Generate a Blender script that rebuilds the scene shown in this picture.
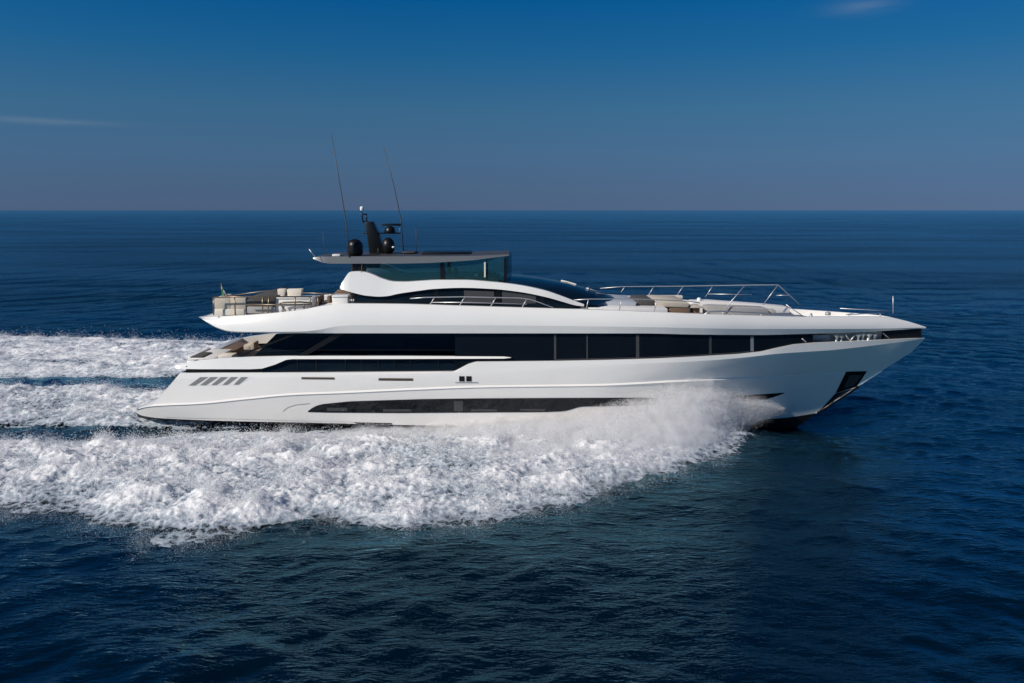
import bpy, bmesh, math, random
import numpy as np
from mathutils import Vector
from mathutils.bvhtree import BVHTree

for o in list(bpy.data.objects):
    bpy.data.objects.remove(o)
scene = bpy.context.scene
COL = scene.collection
random.seed(5)
RNG = np.random.default_rng(11)

# ------------------------------------------------------------------ camera
FOC = 800.0                                  # focal length in pixels of a 1024 wide frame
CAM = np.array([0.0, -36.6, 9.3])
TILT = math.atan((341.5 - 210.0) / FOC)
cd = bpy.data.cameras.new('camera')
cd.sensor_width = 36.0
cd.lens = FOC * 36.0 / 1024.0
cd.clip_start = 0.5
cd.clip_end = 120000
cam = bpy.data.objects.new('camera', cd)
cam.location = CAM
cam.rotation_euler = (math.pi / 2 - TILT, 0, 0)
COL.objects.link(cam)
scene.camera = cam

# ------------------------------------------------------------------ sky, sun, exposure
SUN_DIR = Vector((-0.70, -0.45, 0.55)).normalized()
SUN_EL = math.asin(SUN_DIR.z)
SUN_AZ = math.atan2(SUN_DIR.x, SUN_DIR.y)     # clockwise from +Y
world = bpy.data.worlds.new('World')
scene.world = world
world.use_nodes = True
wn = world.node_tree
for n in list(wn.nodes):
    wn.nodes.remove(n)
wo = wn.nodes.new('ShaderNodeOutputWorld')
bg = wn.nodes.new('ShaderNodeBackground')
bg.inputs['Strength'].default_value = 0.087
sky = wn.nodes.new('ShaderNodeTexSky')
sky.sky_type = 'NISHITA'
sky.sun_disc = False
sky.sun_elevation = SUN_EL
sky.sun_rotation = SUN_AZ
sky.air_density = 1.0
sky.dust_density = 0.0
sky.ozone_density = 5.0
# the clear upper air of the sky model, with the haze band of the horizon and a polarised blue above it
tcw = wn.nodes.new('ShaderNodeTexCoord')
sxyz = wn.nodes.new('ShaderNodeSeparateXYZ')
wn.links.new(tcw.outputs['Generated'], sxyz.inputs[0])
zc = wn.nodes.new('ShaderNodeMath'); zc.operation = 'MAXIMUM'; zc.inputs[1].default_value = 0.0
wn.links.new(sxyz.outputs['Z'], zc.inputs[0])
zm = wn.nodes.new('ShaderNodeMath'); zm.operation = 'MULTIPLY_ADD'; zm.inputs[1].default_value = 0.6; zm.inputs[2].default_value = 0.35
wn.links.new(zc.outputs[0], zm.inputs[0])
cx = wn.nodes.new('ShaderNodeCombineXYZ')
wn.links.new(sxyz.outputs['X'], cx.inputs['X']); wn.links.new(sxyz.outputs['Y'], cx.inputs['Y']); wn.links.new(zm.outputs[0], cx.inputs['Z'])
nrm = wn.nodes.new('ShaderNodeVectorMath'); nrm.operation = 'NORMALIZE'
wn.links.new(cx.outputs[0], nrm.inputs[0]); wn.links.new(nrm.outputs[0], sky.inputs['Vector'])
rmp = wn.nodes.new('ShaderNodeValToRGB')
wn.links.new(zc.outputs[0], rmp.inputs['Fac'])
SKY_TINT = [(0.0, (0.76, 0.65, 0.61)), (0.03, (0.73, 0.72, 0.68)), (0.065, (0.68, 0.82, 0.78)), (0.118, (0.50, 0.87, 0.85)),
            (0.18, (0.17, 0.78, 0.95)), (0.24, (0.03, 0.66, 0.99)), (0.45, (0.06, 0.50, 0.85)), (1.0, (0.22, 0.50, 0.72))]
er = rmp.color_ramp.elements
er[0].position, er[0].color = SKY_TINT[0][0], (*SKY_TINT[0][1], 1)
er[1].position, er[1].color = SKY_TINT[-1][0], (*SKY_TINT[-1][1], 1)
for q, c in SKY_TINT[1:-1]:
    e = er.new(q); e.color = (*c, 1)
smx = wn.nodes.new('ShaderNodeMix'); smx.data_type = 'RGBA'; smx.blend_type = 'MULTIPLY'; smx.inputs[0].default_value = 1.0
wn.links.new(sky.outputs['Color'], smx.inputs[6]); wn.links.new(rmp.outputs['Color'], smx.inputs[7])
def wmath(op, a, b=0.0, c=0.0):
    n = wn.nodes.new('ShaderNodeMath'); n.operation = op
    for i, v in enumerate((a, b, c)):
        if isinstance(v, (int, float)): n.inputs[i].default_value = v
        else: wn.links.new(v, n.inputs[i])
    return n.outputs[0]
# two faint wisps of cirrus
wisp = None
for (wx, wz, sx, sz) in ((0.374, 0.2152, 0.030, 0.0075), (-0.493, 0.0921, 0.055, 0.0030)):
    mpw = wn.nodes.new('ShaderNodeMapping'); mpw.inputs['Scale'].default_value = (9, 9, 90)
    wn.links.new(tcw.outputs['Generated'], mpw.inputs['Vector'])
    nw = wn.nodes.new('ShaderNodeTexNoise'); nw.inputs['Scale'].default_value = 1.6; nw.inputs['Detail'].default_value = 6
    wn.links.new(mpw.outputs['Vector'], nw.inputs['Vector'])
    ex = wmath('POWER', wmath('DIVIDE', wmath('SUBTRACT', sxyz.outputs['X'], wx), sx), 2.0)
    ez = wmath('POWER', wmath('DIVIDE', wmath('SUBTRACT', sxyz.outputs['Z'], wz), sz), 2.0)
    g = wmath('MULTIPLY', wmath('POWER', 2.718, wmath('MULTIPLY', wmath('ADD', ex, ez), -1.0)), wmath('MULTIPLY', nw.outputs['Fac'], 0.36))
    g = wmath('MULTIPLY', g, wmath('GREATER_THAN', sxyz.outputs['Y'], 0.0))
    wisp = g if wisp is None else wmath('ADD', wisp, g)
cmx = wn.nodes.new('ShaderNodeMix'); cmx.data_type = 'RGBA'
wn.links.new(wisp, cmx.inputs[0]); wn.links.new(smx.outputs[2], cmx.inputs[6]); cmx.inputs[7].default_value = (3.2, 3.8, 4.6, 1)
wn.links.new(cmx.outputs[2], bg.inputs['Color'])
wn.links.new(bg.outputs['Background'], wo.inputs['Surface'])

sd = bpy.data.lights.new('sun', 'SUN')
sd.energy = 4.5
sd.angle = math.radians(0.5)
sd.color = (1.0, 0.925, 0.82)
sun = bpy.data.objects.new('sun', sd)
sun.rotation_euler = (-SUN_DIR).to_track_quat('-Z', 'Y').to_euler()
sun.location = (-40, -40, 40)
COL.objects.link(sun)

vs = scene.view_settings
vs.view_transform = 'Standard'
vs.look = 'None'
vs.exposure = 0.0
vs.gamma = 1.0
vs.use_curve_mapping = False
scene.cycles.volume_bounces = 8
scene.cycles.max_bounces = 12

# ------------------------------------------------------------------ helpers
def at(px, py, Y):
    """the point of the plane y = Y that the photograph shows at (px, py)"""
    u = np.array([0, math.sin(TILT), math.cos(TILT)])
    f = np.array([0, math.cos(TILT), -math.sin(TILT)])
    d = np.array([px - 512.0, 0, 0]) + (341.5 - py) * u + FOC * f
    t = (Y - CAM[1]) / d[1]
    p = CAM + d * t
    return (float(p[0]), float(Y), float(p[2]))

def at_z(px, py, Z):
    u = np.array([0, math.sin(TILT), math.cos(TILT)])
    f = np.array([0, math.cos(TILT), -math.sin(TILT)])
    d = np.array([px - 512.0, 0, 0]) + (341.5 - py) * u + FOC * f
    t = (Z - CAM[2]) / d[2]
    p = CAM + d * t
    return (float(p[0]), float(p[1]), float(Z))

def mono(pts, x):
    """monotone cubic through pts"""
    xs = np.array([p[0] for p in pts], float)
    ys = np.array([p[1] for p in pts], float)
    x = np.clip(np.asarray(x, float), xs[0], xs[-1])
    if len(xs) == 2:
        return np.interp(x, xs, ys)
    h = np.diff(xs); dl = np.diff(ys) / h
    m = np.zeros_like(ys)
    m[0], m[-1] = dl[0], dl[-1]
    for i in range(1, len(xs) - 1):
        if dl[i - 1] * dl[i] > 0:
            w1, w2 = 2 * h[i] + h[i - 1], h[i] + 2 * h[i - 1]
            m[i] = (w1 + w2) / (w1 / dl[i - 1] + w2 / dl[i])
    k = np.clip(np.searchsorted(xs, x, side='right') - 1, 0, len(xs) - 2)
    t = (x - xs[k]) / h[k]
    return ((2*t**3 - 3*t**2 + 1) * ys[k] + (t**3 - 2*t**2 + t) * h[k] * m[k]
            + (-2*t**3 + 3*t**2) * ys[k+1] + (t**3 - t**2) * h[k] * m[k+1])

def new_obj(name, me, mat, parent=None, kind=None):
    o = bpy.data.objects.new(name, me)
    COL.objects.link(o)
    if mat is not None:
        me.materials.append(mat)
    if parent is not None:
        o.parent = parent
    if kind:
        o['kind'] = kind
    return o

def tag(o, label, cat=None, group=None, kind=None):
    o['label'] = label
    if cat: o['category'] = cat
    if group: o['group'] = group
    if kind: o['kind'] = kind
    return o

def np_mesh(name, V, F, smooth=True):
    """fast mesh from arrays; F is (M,3) or (M,4)"""
    V = np.ascontiguousarray(V, dtype=np.float32); F = np.ascontiguousarray(F, dtype=np.int32)
    me = bpy.data.meshes.new(name)
    me.vertices.add(len(V)); me.vertices.foreach_set('co', V.ravel())
    me.loops.add(F.size); me.loops.foreach_set('vertex_index', F.ravel())
    me.polygons.add(len(F))
    me.polygons.foreach_set('loop_start', np.arange(0, F.size, F.shape[1], dtype=np.int32))
    me.update(calc_edges=True)
    if smooth:
        me.polygons.foreach_set('use_smooth', np.ones(len(F), dtype=bool))
    return me

class MB:
    """collects shapes and links them as ONE mesh object"""
    def __init__(self):
        self.v = []; self.f = []; self.s = []
    def add(self, v, f, smooth=False):
        n = len(self.v)
        self.v += [tuple(p) for p in v]
        self.f += [tuple(i + n for i in q) for q in f]
        self.s += [smooth] * len(f)
        return self
    def box(self, x0, x1, y0, y1, z0, z1):
        v = [(x, y, z) for z in (z0, z1) for y in (y0, y1) for x in (x0, x1)]
        return self.add(v, [(0,2,3,1),(4,5,7,6),(0,1,5,4),(2,6,7,3),(0,4,6,2),(1,3,7,5)])
    def pbox(self, px0, px1, py0, py1, Yn, Yf):
        a = at(px0, py1, Yn); b = at(px1, py0, Yn)
        return self.box(a[0], b[0], Yn, Yf, a[2], b[2])
    def prism(self, poly, Yn, Yf, far=None):
        """outline seen in the photograph at depth Yn, given real depth to Yf"""
        a = [at(x, y, Yn) for x, y in poly]
        b = [(p[0], Yf, p[2]) for p in a]
        n = len(a)
        f = [tuple(range(n)), tuple(range(2*n - 1, n - 1, -1))]
        f += [(i, i + n, (i + 1) % n + n, (i + 1) % n) for i in range(n)]
        return self.add(a + b, f)
    def loft(self, lines, closed=False, sharp=True, caps=False):
        n = len(lines[0]); L = [list(l) for l in lines]
        if closed: L = L + [L[0]]
        if sharp:
            for a, b in zip(L[:-1], L[1:]):
                self.add(list(a) + list(b), [(i, i+1, n+i+1, n+i) for i in range(n-1)], True)
        else:
            V = [p for l in L for p in l]
            self.add(V, [(k*n+i, k*n+i+1, (k+1)*n+i+1, (k+1)*n+i) for k in range(len(L)-1) for i in range(n-1)], True)
        if caps:
            for j in (0, n - 1):
                self.add([l[j] for l in lines], [tuple(range(len(lines)))])
        return self
    def tube(self, pts, r, seg=6, r2=None):
        pts = [Vector(p) for p in pts]; V = []; F = []
        m = len(pts)
        for i, p in enumerate(pts):
            d = (pts[min(i+1, m-1)] - pts[max(i-1, 0)]).normalized()
            a = d.cross(Vector((0, 1, 0.13))).normalized(); b = d.cross(a)
            rr = r if r2 is None else r + (r2 - r) * i / (m - 1)
            for k in range(seg):
                t = 2 * math.pi * k / seg
                V.append(tuple(p + (a * math.cos(t) + b * math.sin(t)) * rr))
        for i in range(m - 1):
            for k in range(seg):
                F.append((i*seg+k, i*seg+(k+1) % seg, (i+1)*seg+(k+1) % seg, (i+1)*seg+k))
        F += [tuple(range(seg)), tuple((m-1)*seg + k for k in range(seg))]
        return self.add(V, F, True)
    def lathe(self, c, prof, seg=20):
        V = []; F = []
        for r, z in prof:
            for k in range(seg):
                t = 2 * math.pi * k / seg
                V.append((c[0] + r * math.cos(t), c[1] + r * math.sin(t), c[2] + z))
        for i in range(len(prof) - 1):
            for k in range(seg):
                F.append((i*seg+k, i*seg+(k+1) % seg, (i+1)*seg+(k+1) % seg, (i+1)*seg+k))
        F += [tuple(range(seg)), tuple((len(prof)-1)*seg + k for k in range(seg))]
        return self.add(V, F, True)
    def build(self, name, mat, parent=None, bevel=0, seg=2):
        me = bpy.data.meshes.new(name)
        me.from_pydata(self.v, [], self.f)
        me.polygons.foreach_set('use_smooth', np.array(self.s, dtype=bool))
        me.update()
        bm = bmesh.new(); bm.from_mesh(me)
        bmesh.ops.remove_doubles(bm, verts=bm.verts, dist=1e-6) if bevel else None
        bmesh.ops.recalc_face_normals(bm, faces=bm.faces)
        if bevel:
            es = [e for e in bm.edges if len(e.link_faces) == 2 and e.calc_face_angle(0) > 0.5]
            bmesh.ops.bevel(bm, geom=es, offset=bevel, segments=seg, affect='EDGES', profile=0.5)
            for f in bm.faces: f.smooth = True
        bm.to_mesh(me); bm.free()
        if bevel:
            me.set_sharp_from_angle(angle=math.radians(40))
        return new_obj(name, me, mat, parent)

# ------------------------------------------------------------------ materials
def mat_new(name):
    m = bpy.data.materials.new(name); m.use_nodes = True
    nt = m.node_tree
    return m, nt, nt.nodes['Principled BSDF'], nt.nodes['Material Output']

def simple(name, col, rough=0.5, metal=0.0, coat=0.0, var=0.06, scale=3.0, bump=0.0, spec=0.5):
    """principled with slight procedural tone variation"""
    m, nt, p, out = mat_new(name)
    tc = nt.nodes.new('ShaderNodeTexCoord')
    nz = nt.nodes.new('ShaderNodeTexNoise'); nz.inputs['Scale'].default_value = scale; nz.inputs['Detail'].default_value = 5
    nt.links.new(tc.outputs['Object'], nz.inputs['Vector'])
    mx = nt.nodes.new('ShaderNodeMix'); mx.data_type = 'RGBA'
    mx.inputs[6].default_value = (*[c * (1 - var) for c in col], 1)
    mx.inputs[7].default_value = (*[min(1, c * (1 + var)) for c in col], 1)
    nt.links.new(nz.outputs['Fac'], mx.inputs[0])
    nt.links.new(mx.outputs[2], p.inputs['Base Color'])
    p.inputs['Roughness'].default_value = rough
    p.inputs['Metallic'].default_value = metal
    p.inputs['Coat Weight'].default_value = coat
    p.inputs['Coat Roughness'].default_value = 0.08
    p.inputs['Specular IOR Level'].default_value = spec
    if bump:
        b = nt.nodes.new('ShaderNodeBump'); b.inputs['Strength'].default_value = bump; b.inputs['Distance'].default_value = 0.02
        nt.links.new(nz.outputs['Fac'], b.inputs['Height']); nt.links.new(b.outputs['Normal'], p.inputs['Normal'])
    return m

M = {}
M['white'] = simple('white_gelcoat', (0.80, 0.78, 0.745), 0.25, coat=0.6, var=0.025, scale=0.6)
M['white_matt'] = simple('white_deck', (0.74, 0.72, 0.69), 0.55, var=0.04, scale=2)
M['glass'] = simple('black_glass', (0.005, 0.007, 0.010), 0.05, var=0.3, scale=0.8, spec=0.4)
M['glass_blue'] = simple('blue_black_glass', (0.005, 0.011, 0.018), 0.06, var=0.3, scale=0.8, spec=0.22)
M['screen'] = simple('windscreen_glass', (0.004, 0.009, 0.014), 0.1, var=0.3, scale=0.8, spec=0.10)
M['black'] = simple('black_paint', (0.005, 0.005, 0.006), 0.38, var=0.2, spec=0.35)
M['dark'] = simple('dark_grey', (0.05, 0.05, 0.052), 0.5, var=0.2)
M['slat'] = simple('slat_grey', (0.20, 0.205, 0.20), 0.4, var=0.1)
M['antifoul'] = simple('antifouling', (0.012, 0.012, 0.016), 0.6, var=0.3, scale=2)
M['grey'] = simple('roof_grey', (0.20, 0.195, 0.19), 0.3, metal=0.3, coat=0.4, var=0.05)
M['silver'] = simple('silver_grey', (0.32, 0.33, 0.34), 0.35, metal=0.3)
M['steel'] = simple('steel', (0.60, 0.60, 0.60), 0.42, metal=0.8)
M['bronze'] = simple('bronze_rail', (0.22, 0.17, 0.12), 0.35, metal=0.6)
M['beige'] = simple('beige_fabric', (0.50, 0.44, 0.36), 0.9, var=0.12, scale=6, bump=0.3)
M['cream'] = simple('cream_fabric', (0.68, 0.62, 0.53), 0.9, var=0.08, scale=6, bump=0.3)
M['charcoal'] = simple('charcoal_fabric', (0.065, 0.06, 0.056), 0.9, var=0.25, scale=6, bump=0.3)
M['greyfab'] = simple('grey_fabric', (0.33, 0.32, 0.31), 0.9, var=0.12, scale=6, bump=0.3)
M['bluegrey'] = simple('pale_blue_pad', (0.40, 0.43, 0.47), 0.7, var=0.06, scale=4)
M['brown'] = simple('brown_wicker', (0.16, 0.10, 0.065), 0.7, var=0.25, scale=12, bump=0.4)
M['slot'] = simple('bronze_slot', (0.10, 0.075, 0.05), 0.45, metal=0.4)
M['red'] = simple('red_cloth', (0.45, 0.03, 0.03), 0.8)
M['green'] = simple('green_cloth', (0.02, 0.17, 0.07), 0.8)
M['whitecloth'] = simple('white_cloth', (0.75, 0.75, 0.72), 0.8)

def teak():
    m, nt, p, out = mat_new('teak_planks')
    tc = nt.nodes.new('ShaderNodeTexCoord')
    w = nt.nodes.new('ShaderNodeTexWave'); w.bands_direction = 'Y'; w.inputs['Scale'].default_value = 3.2
    w.inputs['Distortion'].default_value = 0.2
    nz = nt.nodes.new('ShaderNodeTexNoise'); nz.inputs['Scale'].default_value = 5
    nt.links.new(tc.outputs['Object'], w.inputs['Vector']); nt.links.new(tc.outputs['Object'], nz.inputs['Vector'])
    r = nt.nodes.new('ShaderNodeValToRGB')
    r.color_ramp.elements[0].color = (0.05, 0.035, 0.025, 1); r.color_ramp.elements[1].position = 0.12
    r.color_ramp.elements[1].color = (0.34, 0.23, 0.15, 1)
    nt.links.new(w.outputs['Fac'], r.inputs['Fac'])
    mx = nt.nodes.new('ShaderNodeMix'); mx.data_type = 'RGBA'; mx.blend_type = 'MULTIPLY'; mx.inputs[0].default_value = 0.5
    nt.links.new(r.outputs['Color'], mx.inputs[6]); nt.links.new(nz.outputs['Color'], mx.inputs[7])
    nt.links.new(mx.outputs[2], p.inputs['Base Color'])
    p.inputs['Roughness'].default_value = 0.65
    return m
M['teak'] = teak()

def clear_glass():
    m, nt, p, out = mat_new('tinted_glass')
    tr = nt.nodes.new('ShaderNodeBsdfTransparent'); tr.inputs['Color'].default_value = (0.55, 0.78, 0.78, 1)
    gl = nt.nodes.new('ShaderNodeBsdfGlossy'); gl.inputs['Roughness'].default_value = 0.03
    gl.inputs['Color'].default_value = (0.9, 0.95, 1, 1)
    fr = nt.nodes.new('ShaderNodeFresnel'); fr.inputs['IOR'].default_value = 1.5
    mx = nt.nodes.new('ShaderNodeMixShader')
    nt.links.new(fr.outputs['Fac'], mx.inputs['Fac'])
    nt.links.new(tr.outputs['BSDF'], mx.inputs[1]); nt.links.new(gl.outputs['BSDF'], mx.inputs[2])
    df = nt.nodes.new('ShaderNodeBsdfDiffuse'); df.inputs['Color'].default_value = (0.04, 0.15, 0.17, 1)
    m2 = nt.nodes.new('ShaderNodeMixShader'); m2.inputs['Fac'].default_value = 0.22
    nt.links.new(mx.outputs['Shader'], m2.inputs[1]); nt.links.new(df.outputs['BSDF'], m2.inputs[2])
    nt.links.new(m2.outputs['Shader'], out.inputs['Surface'])
    return m
M['clear'] = clear_glass()

def water_mat():
    m, nt, p, out = mat_new('sea_water')
    L = nt.links.new
    nt.nodes.remove(p)
    up = nt.nodes.new('ShaderNodeBsdfDiffuse'); up.inputs['Color'].default_value = (0.0003, 0.0046, 0.0084, 1)
    gl = nt.nodes.new('ShaderNodeBsdfGlossy'); gl.inputs['Roughness'].default_value = 0.05
    gl.inputs['Color'].default_value = (0.44, 0.84, 1.0, 1)
    fr = nt.nodes.new('ShaderNodeFresnel'); fr.inputs['IOR'].default_value = 1.40
    mxs = nt.nodes.new('ShaderNodeMixShader')
    L(up.outputs['BSDF'], mxs.inputs[1]); L(gl.outputs['BSDF'], mxs.inputs[2])
    L(mxs.outputs['Shader'], out.inputs['Surface'])
    tc = nt.nodes.new('ShaderNodeTexCoord')
    def layer(scale, rot, stretch, detail, rough, seed):
        mp = nt.nodes.new('ShaderNodeMapping')
        mp.inputs['Rotation'].default_value = (0, 0, math.radians(rot))
        mp.inputs['Scale'].default_value = (scale, scale * stretch, scale)
        mp.inputs['Location'].default_value = (seed, seed * 0.7, 0)
        nz = nt.nodes.new('ShaderNodeTexNoise')
        nz.inputs['Scale'].default_value = 1.0; nz.inputs['Detail'].default_value = detail
        nz.inputs['Roughness'].default_value = rough
        L(tc.outputs['Object'], mp.inputs['Vector']); L(mp.outputs['Vector'], nz.inputs['Vector'])
        return nz.outputs['Fac']
    ra = nt.nodes.new('ShaderNodeAttribute'); ra.attribute_name = 'ripple'
    prev = None
    for (scale, rot, st, det, rg, seed, dist) in (
            (0.06, 8, 2.6, 2, 0.5, 3.0, 0.35),
            (0.36, -20, 2.4, 3, 0.6, 9.0, 0.24),
            (1.0, 28, 2.6, 4, 0.62, 17.0, 0.34),
            (3.0, -34, 2.6, 4, 0.62, 31.0, 0.22)):
        b = nt.nodes.new('ShaderNodeBump')
        L(ra.outputs['Fac'], b.inputs['Strength'])
        b.inputs['Distance'].default_value = dist
        L(layer(scale, rot, st, det, rg, seed), b.inputs['Height'])
        if prev is not None:
            L(prev, b.inputs['Normal'])
        prev = b.outputs['Normal']
    L(prev, gl.inputs['Normal']); L(prev, fr.inputs['Normal']); L(prev, up.inputs['Normal'])
    # streaks of calmer and rougher water
    st = layer(0.010, 4, 4.5, 8, 0.62, 51.0)
    mr = nt.nodes.new('ShaderNodeMapRange'); mr.inputs['From Min'].default_value = 0.35; mr.inputs['From Max'].default_value = 0.65
    mr.inputs['To Min'].default_value = 0.85; mr.inputs['To Max'].default_value = 1.5
    L(st, mr.inputs['Value'])
    ml = nt.nodes.new('ShaderNodeMath'); ml.operation = 'MULTIPLY'; ml.use_clamp = True
    L(fr.outputs['Fac'], ml.inputs[0]); L(mr.outputs['Result'], ml.inputs[1]); L(ml.outputs[0], mxs.inputs['Fac'])
    return m
M['water'] = water_mat()

def foam_mat():
    m, nt, p, out = mat_new('foam')
    L = nt.links.new
    a = nt.nodes.new('ShaderNodeAttribute'); a.attribute_name = 'cover'
    tc = nt.nodes.new('ShaderNodeTexCoord')
    nz = nt.nodes.new('ShaderNodeTexNoise'); nz.inputs['Scale'].default_value = 3.2; nz.inputs['Detail'].default_value = 9
    nz.inputs['Roughness'].default_value = 0.68
    L(tc.outputs['Object'], nz.inputs['Vector'])
    dn = nt.nodes.new('ShaderNodeTexNoise'); dn.inputs['Scale'].default_value = 1.1; dn.inputs['Detail'].default_value = 4
    L(tc.outputs['Object'], dn.inputs['Vector'])
    wv = nt.nodes.new('ShaderNodeMix'); wv.data_type = 'RGBA'; wv.blend_type = 'LINEAR_LIGHT'; wv.inputs[0].default_value = 0.5
    L(tc.outputs['Object'], wv.inputs[6]); L(dn.outputs['Color'], wv.inputs[7])
    vo = nt.nodes.new('ShaderNodeTexVoronoi'); vo.feature = 'DISTANCE_TO_EDGE'; vo.inputs['Scale'].default_value = 3.0
    L(wv.outputs[2], vo.inputs['Vector'])
    lc = nt.nodes.new('ShaderNodeMapRange'); lc.inputs['From Max'].default_value = 0.22; lc.inputs['To Min'].default_value = 0.17; lc.inputs['To Max'].default_value = -0.06
    L(vo.outputs['Distance'], lc.inputs['Value'])
    ad0 = nt.nodes.new('ShaderNodeMath'); ad0.operation = 'ADD'
    L(a.outputs['Fac'], ad0.inputs[0]); L(nz.outputs['Fac'], ad0.inputs[1])
    ad = nt.nodes.new('ShaderNodeMath'); ad.operation = 'ADD'
    L(ad0.outputs[0], ad.inputs[0]); L(lc.outputs['Result'], ad.inputs[1])
    r = nt.nodes.new('ShaderNodeMapRange'); r.interpolation_type = 'SMOOTHSTEP'
    r.inputs['From Min'].default_value = 0.66; r.inputs['From Max'].default_value = 0.98
    L(ad.outputs[0], r.inputs['Value'])
    # thin foam over the water is bluer than the thick heads of foam
    r2 = nt.nodes.new('ShaderNodeMapRange'); r2.interpolation_type = 'SMOOTHSTEP'
    r2.inputs['From Min'].default_value = 0.88; r2.inputs['From Max'].default_value = 1.42
    L(ad.outputs[0], r2.inputs['Value'])
    mx = nt.nodes.new('ShaderNodeMix'); mx.data_type = 'RGBA'
    mx.inputs[6].default_value = (0.30, 0.36, 0.42, 1); mx.inputs[7].default_value = (0.80, 0.80, 0.81, 1)
    L(r2.outputs['Result'], mx.inputs[0])
    L(mx.outputs[2], p.inputs['Base Color'])
    p.inputs['Roughness'].default_value = 0.9
    p.inputs['Specular IOR Level'].default_value = 0.15
    p.inputs['Subsurface Weight'].default_value = 0.6
    p.inputs['Subsurface Radius'].default_value = (0.9, 0.95, 1.0)
    p.inputs['Subsurface Scale'].default_value = 0.2
    L(r.outputs['Result'], p.inputs['Alpha'])
    n2 = nt.nodes.new('ShaderNodeTexNoise'); n2.inputs['Scale'].default_value = 9; n2.inputs['Detail'].default_value = 6
    n2.inputs['Roughness'].default_value = 0.7
    L(tc.outputs['Object'], n2.inputs['Vector'])
    b = nt.nodes.new('ShaderNodeBump'); b.inputs['Strength'].default_value = 0.6; b.inputs['Distance'].default_value = 0.10
    L(n2.outputs['Fac'], b.inputs['Height']); L(b.outputs['Normal'], p.inputs['Normal'])
    return m
M['foam'] = foam_mat()

def drop_mat():
    m, nt, p, out = mat_new('spray_drops')
    d = nt.nodes.new('ShaderNodeBsdfDiffuse'); d.inputs['Color'].default_value = (0.86, 0.86, 0.87, 1)
    t = nt.nodes.new('ShaderNodeBsdfTranslucent'); t.inputs['Color'].default_value = (0.86, 0.86, 0.87, 1)
    mx = nt.nodes.new('ShaderNodeMixShader'); mx.inputs['Fac'].default_value = 0.5
    nt.links.new(d.outputs['BSDF'], mx.inputs[1]); nt.links.new(t.outputs['BSDF'], mx.inputs[2])
    nt.links.new(mx.outputs['Shader'], out.inputs['Surface'])
    return m
M['drops'] = drop_mat()

# ------------------------------------------------------------------ noise
def _hash(ix, iy, seed):
    n = (ix.astype(np.int64) * 374761393 + iy.astype(np.int64) * 668265263 + seed * 974711) & 0xffffffff
    n = ((n ^ (n >> 13)) * 1274126177) & 0xffffffff
    n = n ^ (n >> 16)
    return n.astype(np.float64) / 4294967296.0 * 2 * math.pi

def gnoise(x, y, seed=0):
    """gradient noise, about -0.7 .. 0.7"""
    ix = np.floor(x); iy = np.floor(y); fx = x - ix; fy = y - iy
    ux = fx**3 * (fx * (fx * 6 - 15) + 10); uy = fy**3 * (fy * (fy * 6 - 15) + 10)
    r = 0
    for dx in (0, 1):
        for dy in (0, 1):
            a = _hash(ix + dx, iy + dy, seed)
            g = np.cos(a) * (fx - dx) + np.sin(a) * (fy - dy)
            r = r + g * (ux if dx else 1 - ux) * (uy if dy else 1 - uy)
    return r

def fbm(x, y, octv=5, seed=0, gain=0.5):
    r = 0; a = 1.0
    for k in range(octv):
        r = r + a * gnoise(x, y, seed + k * 13); x = x * 2.03 + 5.2; y = y * 2.03 + 1.7; a *= gain
    return r

def billow(x, y, octv=5, seed=0, gain=0.55):
    r = 0; a = 1.0
    for k in range(octv):
        r = r + a * np.abs(gnoise(x, y, seed + k * 17)); x = x * 2.07 + 3.1; y = y * 2.07 + 8.3; a *= gain
    return r

def sstep(a, b, x):
    t = np.clip((x - a) / (b - a), 0, 1)
    return t * t * (3 - 2 * t)

# ------------------------------------------------------------------ sea
WAVES = []
wr = np.random.default_rng(3)
NW = 110
for k in range(NW):
    lam = 0.38 * (9 / 0.38) ** (k / (NW - 1))
    th = math.radians(-62 + wr.normal() * 30) if k % 3 else math.radians(-118 + wr.normal() * 26)
    WAVES.append((lam, math.cos(th), math.sin(th), 0.0024 * lam * (1.0 if lam < 1.6 else (1.6 / lam) ** 0.55), wr.uniform(0, 6.28)))

def sea_z(X, Y):
    r = np.hypot(X, np.maximum(np.abs(Y + 13) - 8, 0))
    z = np.zeros(np.shape(X)); gust = 0.45 + 1.3 * np.clip(fbm(X * 0.09, Y * 0.16, 4, 77) + 0.42, 0, 1)
    for lam, cx, cy, a, ph in WAVES:
        fade = 1 - sstep(8 + 22 * lam, 16 + 34 * lam, r)
        w = a * fade * np.sin((X * cx + Y * cy) * 2 * math.pi / lam + ph)
        z = z + (w * gust if lam < 2.2 else w)
    # the hollow the forefoot cuts into the water
    return z - 0.85 * np.exp(-((X - 12.9) / 3.4) ** 2 - ((Y + 0.2) / 3.0) ** 2)

def axis(lo, hi, step, far, grow=1.12):
    c = list(np.arange(lo, hi + step / 2, step))
    s = step
    a = [hi]; b = [lo]
    while a[-1] < far:
        s *= grow; a.append(a[-1] + s)
    s = step
    while b[-1] > -far:
        s *= grow; b.append(b[-1] - s)
    return np.array(sorted(b[1:]) + c + a[1:])

def grid_faces(nx, ny):
    i = np.arange(nx * ny).reshape(ny, nx)
    return np.stack([i[:-1, :-1], i[:-1, 1:], i[1:, 1:], i[1:, :-1]], -1).reshape(-1, 4)

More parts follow.
